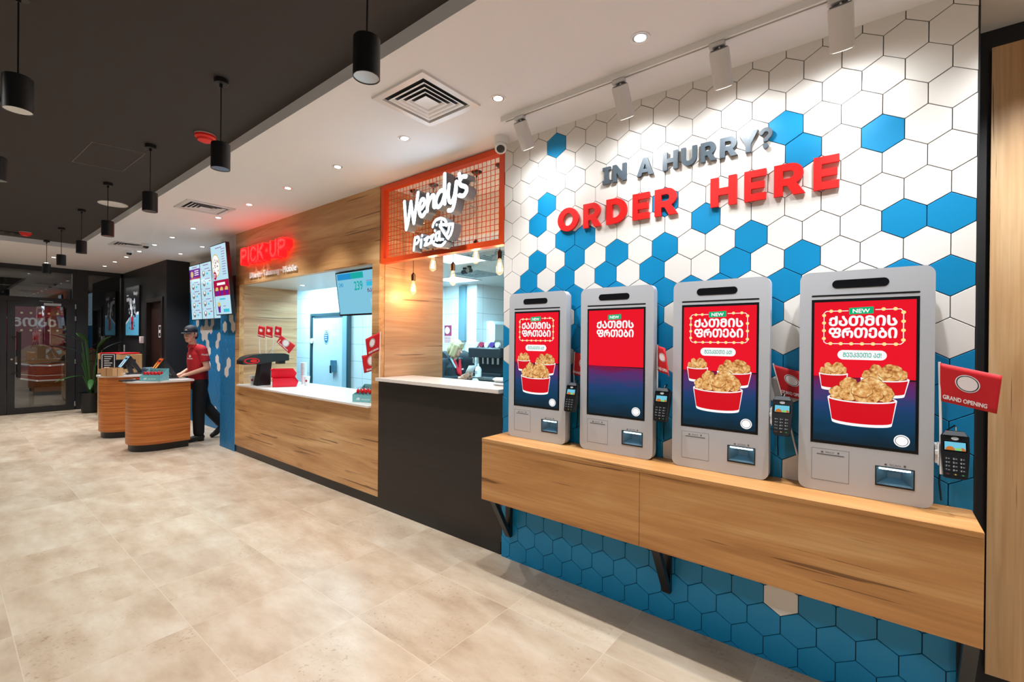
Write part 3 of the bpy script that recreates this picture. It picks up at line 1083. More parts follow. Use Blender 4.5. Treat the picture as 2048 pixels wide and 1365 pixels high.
SIGNW = {'W': [[(-3.189, 2.78), (-3.179, 2.7), (-3.16, 2.544), (-3.138, 2.594), (-3.102, 2.765), (-3.086, 2.685), (-3.061, 2.582), (-3.043, 2.665), (-3.01, 2.824)]],
         'e': [[(-2.994, 2.678), (-2.955, 2.693), (-2.928, 2.724), (-2.938, 2.756), (-2.965, 2.758), (-2.99, 2.717), (-2.993, 2.669), (-2.977, 2.633), (-2.95, 2.622), (-2.918, 2.647)]],
         'n': [[(-2.888, 2.786), (-2.893, 2.655)], [(-2.891, 2.688), (-2.87, 2.732), (-2.835, 2.767), (-2.813, 2.757), (-2.816, 2.698), (-2.811, 2.674), (-2.79, 2.673)]],
         'd': [[(-2.69, 2.91), (-2.691, 2.792), (-2.685, 2.678)], [(-2.693, 2.775), (-2.723, 2.789), (-2.761, 2.77), (-2.788, 2.723), (-2.784, 2.681), (-2.755, 2.664), (-2.717, 2.692), (-2.692, 2.746)]],
         'y': [[(-2.639, 2.816), (-2.647, 2.754), (-2.638, 2.695), (-2.609, 2.676), (-2.577, 2.724), (-2.558, 2.822)], [(-2.558, 2.822), (-2.565, 2.722), (-2.58, 2.656), (-2.604, 2.615), (-2.641, 2.616)]],
         'apostrophe': [[(-2.528, 2.875), (-2.519, 2.845)]],
         's': [[(-2.456, 2.843), (-2.491, 2.847), (-2.522, 2.82), (-2.51, 2.787), (-2.459, 2.763), (-2.447, 2.733), (-2.478, 2.702), (-2.525, 2.711)]]}
SIGNP = {'p': [[(-3.05, 2.457), (-3.067, 2.354)], [(-3.052, 2.448), (-3.017, 2.459), (-3.0, 2.435), (-3.021, 2.408), (-3.056, 2.403)]],
         'i': [[(-2.97, 2.429), (-2.976, 2.369)], [(-2.961, 2.464), (-2.96, 2.461)]],
         'z': [[(-2.929, 2.426), (-2.886, 2.439), (-2.925, 2.378), (-2.879, 2.384)]],
         'z2': [[(-2.861, 2.435), (-2.822, 2.448), (-2.861, 2.388), (-2.817, 2.394)]],
         'a': [[(-2.757, 2.463), (-2.787, 2.455), (-2.795, 2.418), (-2.773, 2.4), (-2.755, 2.43), (-2.75, 2.462), (-2.749, 2.406), (-2.73, 2.401)]],
         'icon': [[(-2.831, 2.517), (-2.819, 2.545), (-2.788, 2.567), (-2.737, 2.571), (-2.694, 2.554), (-2.673, 2.529)], [(-2.745, 2.519), (-2.598, 2.503), (-2.604, 2.461), (-2.622, 2.424), (-2.651, 2.399), (-2.693, 2.445), (-2.745, 2.51)], [(-2.639, 2.492), (-2.647, 2.456), (-2.668, 2.43)],
                  [(-2.785, 2.525), (-2.784, 2.524)], [(-2.732, 2.541), (-2.731, 2.539)], [(-2.805, 2.481), (-2.804, 2.48)], [(-2.709, 2.398), (-2.708, 2.397)], [(-2.673, 2.503), (-2.672, 2.502)], [(-2.816, 2.373), (-2.773, 2.355), (-2.721, 2.351), (-2.684, 2.374)]]}
FACE = scr('sign_face_white', (225, 242, 255), 7.0)
SIDE = mat('sign_side_white', (150, 160, 170), 0.35)
ACR = GLASS.copy()
ACR.name = 'clear_acrylic'
t = thing('lit_script_sign', 'white glowing script restaurant sign with a pizza emblem on the orange mesh', 'lit sign', (-2.85, WY, 2.35))


def smoothline(p, k=4):
    if len(p) < 4:
        return p
    out = []
    for i in range(len(p) - 1):
        a, b, c, d = p[max(i - 1, 0)], p[i], p[i + 1], p[min(i + 2, len(p) - 1)]
        for j in range(k):
            s = j / k
            out.append(tuple(0.5 * ((2 * b[q]) + (-a[q] + c[q]) * s + (2 * a[q] - 5 * b[q] + 4 * c[q] - d[q]) * s * s + (-a[q] + 3 * b[q] - 3 * c[q] + d[q]) * s ** 3) for q in (0, 1)))
    return out + [p[-1]]


for grp, r, d1 in ((SIGNW, 0.0165, 0.12), (SIGNP, 0.0105, 0.115)):
    for k, sts in grp.items():
        mb = MB()
        for s_ in sts:
            loc = [(x + 2.85, z - 2.35) for x, z in s_]
            if k not in ('W', 'z', 'z2', 'icon'):
                loc = smoothline(loc)
            rr = r if k != 'icon' or len(s_) > 2 else 0.0095
            mb.stroke(loc, rr + 0.0035, 0.035, d1 - 0.001, WALL(), 1)
            mb.stroke(loc, rr, d1 - 0.002, d1, WALL(), 0)
        mb.build('emblem' if k == 'icon' else 'letter', [FACE, SIDE], t)
m = MB()
m.prism([rrect(-0.36, 0.18, 0.42, 0.55, 0.08)], 0.031, 0.034, WALL())
m.prism([rrect(-0.24, -0.02, 0.28, 0.245, 0.08)], 0.031, 0.034, WALL())
[n for n in ACR.node_tree.nodes if n.type == 'BSDF_TRANSPARENT'][0].inputs[0].default_value = (0.97, 0.98, 0.99, 1)
m.build('acrylic_backing', ACR, t)
m = MB()
for x, z in ((-0.3, 0.25), (-0.3, 0.5), (0.35, 0.5), (0.35, 0.3), (0.2, 0.05), (-0.2, 0.05)):
    m.cyl((x, -0.032, z), (x, 0.055, z), 0.004, n=8)
m.build('standoff', CHROME, t)

# filament bulbs behind the mesh
BRASS = mat('dark_bronze', (70, 58, 48), 0.35, metal=0.8)
FIL = mat('hot_filament', (255, 214, 150), 0.4, emit=60, ecol=(255, 205, 135))
BP = None
for i, (x, dz, s) in enumerate(((-3.55, -0.82, 'hanging lowest, nearest the oak cheek'), (-3.27, -0.62, 'hanging high, second from the oak cheek'), (-3.0, -0.77, 'in the middle of the five'), (-2.72, -0.60, 'hanging high, second from the tiled wall'), (-2.45, -0.72, 'closest to the tiled wall'))):
    lab = 'bare filament bulb on a black cord, ' + s
    t = thing('filament_bulb_pendant', lab, 'pendant light', (x, 2.90, CZ), 0, 'filament bulbs over the pizza counter')
    MB().lathe([(0.048, 0), (0.046, -0.006), (0.03, -0.02), (0.008, -0.03), (0.006, -0.05)], n=24).build('canopy', BLACKM, t)
    MB().tube([(0, 0, -0.03), (0, 0, dz + 0.01)], 0.0028, 6).build('cord', BLACKM, t)
    MB().lathe([(0.004, dz + 0.02), (0.016, dz + 0.004), (0.0205, dz), (0.0205, dz - 0.058), (0.018, dz - 0.06)], n=20).build('socket', BRASS, t)
    b0 = dz - 0.058
    MB().lathe([(0.0135, b0), (0.015, b0 - 0.02), (0.026, b0 - 0.06), (0.0315, b0 - 0.09), (0.029, b0 - 0.115), (0.015, b0 - 0.132), (0.0, b0 - 0.137)], n=22).build('glass', BULBG, t)
    m = MB()
    for k in range(7):
        a = 2 * PI * k / 7
        m.tube([(0.005 * math.cos(a), 0.005 * math.sin(a), b0 - 0.035), (0.014 * math.cos(a), 0.014 * math.sin(a), b0 - 0.105)], 0.003, 5)
    m.build('filament', FIL, t)
    lamp('bulb_glow', 'POINT', (x, 2.90, CZ + b0 - 0.155), 3.6, (1.0, 0.50, 0.24), shadow_soft_size=0.022)

# ------------------------------------------------------------------ counters
o = MB().box((-6.925, 2.588, 0.935), (-3.825, 3.36, 0.957)).build('service_counter', STONE, None, 0.002)
tag(o, 'long white stone pickup counter in the oak opening', 'counter')
o = MB().box((-3.695, 2.575, 1.207), (-2.178, 3.02, 1.237)).build('pizza_counter', STONE, None, 0.002)
tag(o, 'pale stone counter top over the dark front', 'counter')

# ------------------------------------------------------------------ kiosk shelf
SX0, SX1, SY, SZ = -2.113, 0.302, 2.33, 0.932
OAKS = wood('oak_laminate_shelf', (176, 120, 64), (204, 148, 88), (222, 176, 118), scale=1.0)
t = thing('kiosk_shelf', 'long oak wall shelf carrying the four order kiosks', 'shelf', ((SX0 + SX1) / 2, WY, 0))
xm = (SX0 + SX1) / 2
MB().box((SX0 - xm, SY - WY - 0.002, SZ - 0.022), (SX1 - xm, -0.0005, SZ)).build('top', OAKS, t, 0.001, 1)
for a, b in ((SX0, -0.985), (-0.983, SX1)):
    MB().box((a - xm, SY - WY, 0.515), (b - xm, SY - WY + 0.02, SZ - 0.0225)).build('front_panel', OAKS, t, 0.0008, 1)
MB().box((SX0 - xm, SY - WY + 0.02, 0.52), (SX0 + 0.02 - xm, -0.0005, SZ - 0.0225)).box((SX1 - 0.02 - xm, SY - WY + 0.02, 0.52), (SX1 - xm, -0.0005, SZ - 0.0225)).build('end_panel', OAKY, t)
MB().box((SX0 + 0.02 - xm, SY - WY + 0.02, 0.56), (SX1 - 0.02 - xm, -0.0005, 0.58)).build('bottom_panel', OAKS, t)
for x in (-2.09, -0.93, 0.283):
    m = MB()
    x = x - xm
    hw = 0.022
    m.box((x - hw, -0.03, 0.175), (x + hw, -0.0005, 0.56))
    m.box((x - hw, -0.235, 0.53), (x + hw, -0.03, 0.56))
    m.add([(x - hw, -0.03, 0.175), (x + hw, -0.03, 0.175), (x + hw, -0.235, 0.53), (x - hw, -0.235, 0.53), (x - hw, -0.03, 0.23), (x + hw, -0.03, 0.23), (x + hw, -0.195, 0.53), (x - hw, -0.195, 0.53)],
          [(0, 1, 2, 3), (7, 6, 5, 4), (0, 3, 7, 4), (1, 5, 6, 2), (3, 2, 6, 7), (0, 4, 5, 1)])
    m.build('bracket', BLACKM, t)

# ------------------------------------------------------------------ order kiosks
SR = scr('screen_red', (236, 4, 34))
SWH = scr('screen_white', (252, 250, 250))
SGR = scr('screen_green', (0, 178, 116))
SYE = scr('screen_bulb_yellow', (255, 232, 150))
STE = scr('screen_teal_text', (40, 170, 150))
SBK = scr('screen_bucket_red', (214, 6, 26))
SBD = scr('screen_bucket_dark', (168, 4, 22))
SBZ = mat('screen_bezel', (8, 8, 10), 0.1)
SNAVY = scr('screen_navy', (8, 40, 66))
# table top on the screen: magenta dusk at the horizon fading into dark blue
STAB = scr('screen_table', (10, 50, 80))
N, L, B = nodes(STAB)
tc = N.new('ShaderNodeTexCoord')
sp = N.new('ShaderNodeSeparateXYZ')
L.new(tc.outputs['Object'], sp.inputs[0])
rp = N.new('ShaderNodeValToRGB')
els = rp.color_ramp.elements
els[0].position = 0.0
els[0].color = (*lin((4, 34, 48)), 1)
els[1].position = 1.0
els[1].color = (*lin((120, 10, 60)), 1)
for p_, c_ in ((0.35, (8, 58, 88)), (0.62, (30, 60, 110)), (0.86, (88, 40, 104))):
    q = els.new(p_)
    q.color = (*lin(c_), 1)
nz = N.new('ShaderNodeTexNoise')
nz.inputs['Scale'].default_value = 9
nz.inputs['Detail'].default_value = 5
mpp = N.new('ShaderNodeMapping')
mpp.inputs['Scale'].default_value = (0.6, 1, 3)
L.new(tc.outputs['Object'], mpp.inputs[0])
L.new(mpp.outputs[0], nz.inputs['Vector'])
hh = fmath('MULTIPLY', fmath('SUBTRACT', sp.outputs[2], 0.23), 1 / 0.285)
L.new(fmath('ADD', hh, fmath('MULTIPLY', fmath('SUBTRACT', nz.outputs[0], 0.5), 0.35)), rp.inputs[0])
L.new(rp.outputs[0], B.inputs['Emission Color'])
# fried chicken crust on the screen
SCH = scr('screen_chicken', (206, 140, 72))
N, L, B = nodes(SCH)
tc = N.new('ShaderNodeTexCoord')
nz = N.new('ShaderNodeTexNoise')
nz.inputs['Scale'].default_value = 85
nz.inputs['Detail'].default_value = 4
L.new(tc.outputs['Object'], nz.inputs['Vector'])
nz2 = N.new('ShaderNodeTexNoise')
nz2.inputs['Scale'].default_value = 24
L.new(tc.outputs['Object'], nz2.inputs['Vector'])
rp = N.new('ShaderNodeValToRGB')
els = rp.color_ramp.elements
els[0].position = 0.33
els[0].color = (*lin((140, 72, 26)), 1)
els[1].position = 0.66
els[1].color = (*lin((255, 228, 168)), 1)
q = els.new(0.5)
q.color = (*lin((226, 164, 92)), 1)
L.new(fmath('ADD', fmath('MULTIPLY', nz.outputs[0], 0.6), fmath('MULTIPLY', nz2.outputs[0], 0.4)), rp.inputs[0])
L.new(rp.outputs[0], B.inputs['Emission Color'])
SCD = scr('screen_chicken_shade', (120, 58, 20))
SMATS = [SBZ, SR, STAB, SWH, SGR, SYE, STE, SBK, SBD, SCH, SCD, SNAVY]
W2, Z0, Z1 = 0.176, 0.230, 0.856          # lit area, half width and height range
SCRH = Z1 - Z0


def blob(cx, cy, rx, ry, seed, n=26, amp=0.10):
    rnd = random.Random(seed)
    ph = [rnd.uniform(0, 6.28) for _ in range(4)]
    out = []
    for i in range(n):
        t = 2 * PI * i / n
        k = 1 + amp * (math.sin(3 * t + ph[0]) * 0.5 + math.sin(5 * t + ph[1]) * 0.5 + math.sin(9 * t + ph[2]) * 0.35)
        out.append((cx + rx * k * math.cos(t), cy + ry * k * math.sin(t)))
    return out


def screen_mesh(full):
    mb = MB()
    W = WALL(0, 0, 0)
    X = lambda u: -W2 + u * 2 * W2
    Yv = lambda v: Z1 - v * SCRH
    mb.prism([rect(-0.186, 0.218, 0.186, 0.868)], -0.01, 0.0006, W, 0)
    mb.flat(rect(-W2, Yv(0.535), W2, Z1), 0.0010, W, 1)
    mb.flat([(-W2, Z0), (W2, Z0), (W2, Yv(0.545)), (-W2, Yv(0.532))], 0.0010, W, 2)
    d = 0.0013
    # NEW tag and the two lines of lettering
    mb.flat([(X(.365), Yv(.092)), (X(.605), Yv(.088)), (X(.605), Yv(.040)), (X(.365), Yv(.046))], d, W, 4)
    text_in(mb, 'NEW', X(.40), Yv(.082), X(.57), Yv(.054), d + 0.0003, W, 3, fat=0.03)
    text_in(mb, geo_caps('ქათმის'), X(.155), Yv(.174), X(.83), Yv(.100), d, W, 3, fat=0.042)
    text_in(mb, geo_caps('ფრთები'), X(.155), Yv(.258), X(.83), Yv(.184), d, W, 3, fat=0.042)
    # round badge without a figure
    bx, by = X(.88), Yv(.943)
    mb.flat(ell(bx, by, .026, .0255, 28), d, W, 3)
    mb.flat(ell(bx, by, .0215, .021, 28), d + .0003, W, 11)
    mb.flat(ell(bx, by, .0195, .019, 28), d + .0006, W, 3)
    if not full:
        return mb
    # marquee frame with bulbs
    for s_ in ([(X(.355), Yv(.066)), (X(.13), Yv(.066)), (X(.105), Yv(.08)), (X(.105), Yv(.285)), (X(.13), Yv(.298)), (X(.86), Yv(.298)), (X(.885), Yv(.285)), (X(.885), Yv(.08)), (X(.86), Yv(.062)), (X(.625), Yv(.062))],):
        mb.stroke(s_, 0.0016, d - .0001, d, W, 3, n=6)
    bulbs = [(.18, .066), (.27, .066), (.70, .06), (.81, .06), (.105, .095), (.105, .15), (.105, .205), (.105, .262), (.885, .085), (.885, .145), (.885, .205), (.885, .27)] + [(.175 + .107 * i, .298) for i in range(7)]
    for u, v in bulbs:
        mb.flat(ell(X(u), Yv(v), .0075, .0072, 14), d + .0003, W, 5)
    # rounded button
    mb.flat(rrect(X(.25), Yv(.41), X(.735), Yv(.343), .0205), d, W, 3)
    text_in(mb, geo_caps('შეუკვეთე აქ!'), X(.305), Yv(.393), X(.685), Yv(.360), d + 0.0003, W, 6, fat=0.02)

    def bucket(ul, ur, bl, br, vr, vb, vt, dd, seed):
        cx, rx = (X(ul) + X(ur)) / 2, (X(ur) - X(ul)) / 2
        ry = rx * 0.16
        # body with curved foot, white foot ring, white rim
        foot = [(cx + (X(br) - X(bl)) / 2 * math.cos(math.radians(a)), Yv(vb) + (ry * .8) * math.sin(math.radians(a))) for a in range(180, 361, 15)]
        mb.flat([(X(ul), Yv(vr)), *foot, (X(ur), Yv(vr))], dd, W, 3)
        foot2 = [(x, y + 0.012) for x, y in foot]
        mb.flat([(X(ul) + .004, Yv(vr)), *foot2, (X(ur) - .004, Yv(vr))], dd + .0002, W, 7)
        mb.flat(ell(cx, Yv(vr), rx, ry, 36), dd + .0004, W, 3)
        mb.flat(ell(cx, Yv(vr), rx * .94, ry * .78, 36), dd + .0005, W, 8)
        hgt = Yv(vt) - Yv(vr)
        rnd = random.Random(seed)
        k = 0
        for (px, py, sx, sy) in ((-.70, .20, .24, .34), (-.36, .62, .26, .34), (.30, .55, .42, .44), (.62, .28, .30, .38), (-.38, .16, .26, .30), (.18, .14, .42, .34), (.02, .42, .30, .36)):
            mb.flat(blob(cx + px * rx, Yv(vr) + py * hgt, sx * rx * 1.04, sy * hgt * 1.06, seed + k), dd + .0006 + k * .00008, W, 10)
            mb.flat(blob(cx + px * rx, Yv(vr) + py * hgt + .001, sx * rx, sy * hgt, seed + k), dd + .00064 + k * .00008, W, 9)
            k += 1
        fr_ = [(cx + rx * math.cos(math.radians(a)), Yv(vr) + ry * math.sin(math.radians(a))) for a in range(180, 361, 10)]
        fr2 = [(cx + rx * .95 * math.cos(math.radians(a)), Yv(vr) + .0035 + ry * .9 * math.sin(math.radians(a))) for a in range(360, 179, -10)]
        mb.flat(fr_ + fr2, dd + .0014, W, 3)
    bucket(.055, .36, .085, .33, .512, .622, .432, d, 3)
    bucket(.485, .945, .53, .90, .535, .648, .436, d + .0006, 11)
    bucket(.15, .835, .195, .785, .680, .850, .530, d + .0022, 23)
    return mb


K0 = None
kx = [-1.7938, -1.2198, -0.6432, -0.0539]
klab = ['first silver order kiosk from the pizza counter, chicken buckets on its screen', 'second silver order kiosk from the pizza counter, plain red screen without buckets', 'third silver order kiosk from the pizza counter, chicken buckets on its screen', 'silver order kiosk closest to the recessed oak panel, chicken buckets on its screen']
KP = mat('kiosk_print', (92, 94, 98), 0.6)
SCANIN = mat('scanner_well', (70, 92, 104), 0.35)
for i in range(4):
    if K0 is None:
        K0 = thing('order_kiosk', klab[0], 'self-order kiosk', (kx[0], 2.51, SZ), 0, 'self-order kiosks on the oak shelf')
        W = WALL(0, 0, 0)
        sc0, sc1, sz0, sz1 = 0.048, 0.176, 0.066, 0.150
        m = MB()
        m.prism([rrect(-0.233, 0.0015, 0.233, 0.993, 0.036, 8), list(reversed(rect(sc0, sz0, sc1, sz1))), list(reversed(rect(-0.1865, 0.2175, 0.1865, 0.8685)))], -0.05, 0.0, W)
        m.build('body', SILVER, K0, 0.003, 2)
        MB().prism([rrect(-0.225, 0.009, 0.225, 0.985, 0.03, 8)], -0.075, -0.049, W).build('back_cover', GREYL, K0)
        MB().box((-0.12, 0.0752, 0.35), (0.12, 0.1095, 0.75)).build('wall_mount', BLACKM, K0)
        s = screen_mesh(True).build('screen', SMATS, K0, recalc=False)
        m = MB().prism([rrect(-0.11, 0.916, 0.088, 0.953, 0.0182, 10)], -0.001, 0.0012, W)
        m.build('camera_bar', mat('camera_bar_black', (6, 6, 8), 0.12), K0)
        MB().prism([rrect(-0.187, 0.8815, 0.187, 0.889, 0.0037, 5)], -0.001, 0.0006, W).build('speaker_slot', BLACKM, K0)
        m = MB()
        m.prism([rect(-0.181, 0.050, -0.042, 0.193), list(reversed(rect(-0.1797, 0.0513, -0.0433, 0.1917)))], -0.001, 0.0004, W, 1)
        m.prism([rrect(-0.162, 0.1655, -0.060, 0.1695, 0.0018, 4)], -0.001, 0.0007, W, 1)
        m.flat(rect(-0.1795, 0.0515, -0.0435, 0.1915), 0.0003, W, 0)
        m.build('printer_door', [SILVER, KP], K0, recalc=False)
        m = MB()
        text_in(m, 'PRINT', -0.128, 0.1745, -0.094, 0.1815, 0.0012, W, 0, 0.0)
        m.flat(ell(-0.141, 0.178, 0.005, 0.004, 14), 0.0012, W)
        m.flat([(-0.081, 0.173), (-0.0775, 0.1775), (-0.0775, 0.183), (-0.0845, 0.183), (-0.0845, 0.1775)], 0.0012, W)
        text_in(m, 'SCAN', 0.096, 0.1555, 0.131, 0.1635, 0.0012, W, 0, 0.0)
        m.flat(rect(0.079, 0.1555, 0.087, 0.1625), 0.0012, W)
        m.flat([(0.1445, 0.1545), (0.148, 0.159), (0.148, 0.1645), (0.141, 0.1645), (0.141, 0.159)], 0.0012, W)
        m.build('lettering', KP, K0)
        # lit scanner well
        m = MB()
        fr0, fr1 = rect(sc0, sz0, sc1, sz1), rect(sc0 + .004, sz0 + .007, sc1 - .004, sz1 - .004)
        m.prism([fr0, list(reversed(fr1))], -0.003, 0.0015, W, 0)
        a = [(sc0 + .004, sz0 + .007), (sc1 - .004, sz0 + .007), (sc1 - .004, sz1 - .004), (sc0 + .004, sz1 - .004)]
        b = [(sc0 + .042, sz0 + .03), (sc1 - .042, sz0 + .03), (sc1 - .042, sz1 - .028), (sc0 + .042, sz1 - .028)]
        m.add([(x, y, -0.001) for x, y in a] + [(x, y, -0.046) for x, y in b], [(0, 1, 5, 4), (1, 2, 6, 5), (2, 3, 7, 6), (3, 0, 4, 7), (4, 5, 6, 7)], 1, W)
        m.prism([rect(sc0 + .012, sz1 - .013, sc1 - .012, sz1 - .0065)], -0.006, -0.0035, W, 2)
        m.build('scanner', [BLACKM, SCANIN, mat('scanner_led', (220, 245, 255), 0.4, emit=5, ecol=(190, 235, 255))], K0, recalc=False)
    else:
        r = dup(K0, (kx[i], 2.51, SZ), klab[i])
        if i == 1:
            for ch in r.children:
                if ch.name.startswith('screen'):
                    me = bpy.data.meshes.new('screen')
                    mb = screen_mesh(False)
                    me.from_pydata(mb.v, [], mb.f)
                    for x in SMATS:
                        me.materials.append(x)
                    me.polygons.foreach_set('material_index', mb.m)
                    ch.data = me
    lamp('scanner_light', 'AREA', (kx[i] + 0.112, 2.513, SZ + 0.138), 0.05, CYAN, (kx[i] + 0.112, 2.535, SZ + 0.09), shape='RECTANGLE', size=0.09, size_y=0.004)

# ------------------------------------------------------------------ card terminals
TB = mat('terminal_black', (16, 17, 19), 0.32)
TSC = scr('terminal_screen_blue', (120, 206, 232), 0.9)
TSO = scr('terminal_screen_orange', (206, 120, 50), 0.9)
TSG = scr('terminal_screen_green', (150, 214, 70), 0.9)
KEY = mat('terminal_key_print', (200, 205, 210), 0.5)
T0 = None
tl = ['black card terminal beside the first kiosk from the pizza counter', 'black card terminal between the plain red kiosk and the third kiosk', 'black card terminal between the third kiosk and the one by the oak panel', 'black card terminal against the end of the tiled wall, under the open flag']
tz = [1.255, 1.263, 1.265, 1.178]
for i in range(4):
    loc = (kx[i] + 0.292 - (0.002 if i == 0 else 0), 2.478, tz[i])
    rz = [-0.10, -0.03, 0.0, 0.0][i]
    if T0 is None:
        T0 = thing('card_terminal', tl[0], 'card reader', loc, rz, 'card terminals beside the kiosks')
        A = Matrix.Rotation(math.radians(-14), 4, 'X')
        W = A @ WALL(0, 0, 0)
        MB().prism([[(-0.034, -0.092), (-0.026, -0.097), (0.026, -0.097), (0.034, -0.092), (0.041, 0.0), (0.041, 0.066), (0.026, 0.088), (-0.026, 0.088), (-0.041, 0.066), (-0.041, 0.0)]], -0.035, 0.0, W).build('housing', TB, T0, 0.004)
        m = MB()
        m.add([(-0.027, 0.086, 0.001), (0.027, 0.086, 0.001), (0.036, 0.068, 0.006), (-0.036, 0.068, 0.006), (-0.027, 0.089, -0.03), (0.027, 0.089, -0.03)], [(0, 3, 2, 1), (0, 1, 5, 4)], 0, W)
        m.build('top_cap', mat('terminal_cap_grey', (74, 78, 82), 0.35), T0)
        m = MB()
        m.prism([rect(-0.034, 0.008, 0.034, 0.046)], -0.001, 0.0012, W, 0)
        m.flat(rect(-0.03, 0.011, 0.03, 0.043), 0.0015, W, 1)
        m.flat(ell(-0.014, 0.011, 0.014, 0.015, 14, 0, 180), 0.0017, W, 2)
        m.flat(ell(0.016, 0.011, 0.014, 0.013, 14, 0, 180), 0.0017, W, 2)
        m.flat(rect(0.0, 0.011, 0.018, 0.034), 0.0019, W, 1)
        m.flat(rect(0.001, 0.012, 0.017, 0.020), 0.0021, W, 3)
        m.build('display', [SBZ, TSC, TSO, TSG], T0, recalc=False)
        MB().flat(ell(0, 0.057, 0.011, 0.0065, 20), 0.0012, W, 0).build('contactless_mark', KEY, T0)
        m = MB()
        for r_ in range(4):
            for c_ in range(3):
                cx, cy = -0.022 + 0.021 * c_, -0.022 - 0.0145 * r_
                m.prism([rrect(cx - 0.0085, cy - 0.0055, cx + 0.0085, cy + 0.0055, 0.002, 3)], -0.001, 0.0012, W, 0)
                ch = '123456789*0#'[r_ * 3 + c_]
                text_in(m, ch, cx - (0.0042 if ch == '1' else 0.0055), cy - (0.0 if ch == '*' else 0.0032), cx - (0.003 if ch == '1' else 0.0015), cy + 0.0032, 0.0016, W, 1)
                m.flat(rect(cx + 0.001, cy - 0.0006, cx + 0.006, cy + 0.0006), 0.0016, W, 1)
        for c_, mi in ((-0.022, 2), (0.0, 3), (0.021, 4)):
            m.prism([rrect(c_ - 0.007, -0.086, c_ + 0.007, -0.077, 0.003, 3)], -0.001, 0.0012, W, 0)
            m.flat(ell(c_, -0.0815, 0.0026, 0.0026, 10), 0.0016, W, mi)
        m.build('keypad', [mat('terminal_key_black', (30, 31, 33), 0.4), KEY, mat('key_red', (120, 20, 20), 0.4), mat('key_yellow', (200, 160, 30), 0.4), mat('key_green', (20, 140, 50), 0.4)], T0, recalc=False)
        m = MB()
        m.box((-0.056, 0.036, -0.055), (-0.044, 0.10, 0.02)).box((-0.056, 0.03, -0.02), (0.02, 0.045, 0.0)).box((-0.048, 0.02, -0.06), (-0.043, 0.06, 0.03))
        m.build('bracket', WPLAST, T0, 0.003)
        MB().tube([(0.005, 0.03, 0.078), (0.006, 0.045, 0.095), (0.005, 0.07, 0.10), (-0.02, 0.10, 0.07), (-0.03, 0.12, -0.03), (-0.035, 0.125, -0.15), (-0.03, 0.11, -0.22)], 0.003, 6).build('cable', BLACKM, T0)
    else:
        dup(T0, loc, tl[i], rz)

# ------------------------------------------------------------------ paper flags
FW = mat('flag_print_white', (236, 226, 224), 0.6)
FK = mat('flag_print_dark', (24, 22, 40), 0.6)
STK = mat('white_flag_stick', (232, 230, 226), 0.5)


def flag(label, stick, a, b, c, d, wave=(0.0, 0.0), text='GRAND OPENING', group=None, bend=None, flip=False):
    """cloth corners in world: a top at the stick, b top free, c bottom free, d bottom at the stick"""
    base = Vector(stick[0])
    t = thing('paper_flag', label, 'flag', base, 0, group or 'red grand opening flags')
    A, B_, C_, D_ = [Vector(p) - base for p in (a, b, c, d)]
    nrm = (B_ - A).cross(D_ - A).normalized()
    if nrm.y > 0 and abs(nrm.y) > 0.2:
        nrm = -nrm

    def f(u, v, lift=0.0):
        p = (A * (1 - u) + B_ * u) * (1 - v) + (D_ * (1 - u) + C_ * u) * v
        k = wave[0] * math.sin(PI * 1.6 * u + wave[1]) * (0.4 + 0.6 * u) - wave[0] * math.sin(wave[1]) * 0.4
        if bend:
            k += bend * max(0, u - 0.45) ** 2 * 4
        return p + nrm * (k + lift)
    m = MB()
    nu, nv = 16, 8
    vs = [f(i / nu, j / nv) for j in range(nv + 1) for i in range(nu + 1)]
    m.add(vs, [(j * (nu + 1) + i, j * (nu + 1) + i + 1, (j + 1) * (nu + 1) + i + 1, (j + 1) * (nu + 1) + i) for j in range(nv) for i in range(nu)])
    fp = (lambda u, v, q: f(1 - u, v, q)) if flip else f
    cl_ = m.build('cloth', REDCLOTH, t, recalc=False)
    md = cl_.modifiers.new('solid', 'SOLIDIFY')
    md.thickness = 0.0006
    m = MB()
    lift = 0.0012
    ar = (B_ - A).length / max((D_ - A).length, 1e-6)
    for rx, mi, dl in ((0.215, 0, 0), (0.195, 1, .0003), (0.175, 0, .0006)):
        pts = [fp(0.47 + rx * math.cos(q) * 0.98, 0.40 + rx * math.sin(q) * ar * 0.9, lift + dl) for q in [2 * PI * i / 32 for i in range(32)]]
        ctr = fp(0.47, 0.40, lift + dl)
        m.add([ctr] + pts, [(0, 1 + i, 1 + (i + 1) % 32) for i in range(32)], mi)
    text_in(m, text, 0.05, 0.0, 0.83, 0.115, 0, None, 0, fn=lambda v: fp(v[0] + (0.1 if flip else 0), 0.925 - v[1], lift + v[2]), fat=0.035)
    m.build('print', [FW, FK], t, recalc=False)
    MB().tube([Vector(p) - base for p in stick], 0.0042, 7).build('stick', STK, t)
    return t


flag('fully open red grand opening flag at the end of the tiled wall', [(0.2, 2.50, 1.085), (0.198, 2.515, 1.30), (0.193, 2.52, 1.532)], (0.195, 2.515, 1.528), (0.366, 2.50, 1.487), (0.353, 2.50, 1.341), (0.196, 2.515, 1.376), (0.004, 0.3))
flag('curled red flag behind the terminal between the third and last kiosks', [(-0.30, 2.602, 1.05), (-0.335, 2.602, 1.21), (-0.41, 2.602, 1.50)], (-0.412, 2.600, 1.495), (-0.262, 2.598, 1.455), (-0.235, 2.598, 1.32), (-0.372, 2.600, 1.345), (0.004, 0.0))
flag('red flag folded at the side of the plain red kiosk', [(-0.976, 2.55, 1.16), (-0.977, 2.55, 1.35), (-0.978, 2.55, 1.585)], (-0.976, 2.55, 1.585), (-0.90, 2.46, 1.56), (-0.868, 2.45, 1.415), (-0.976, 2.55, 1.44), (0.016, 0.6), bend=0.02)
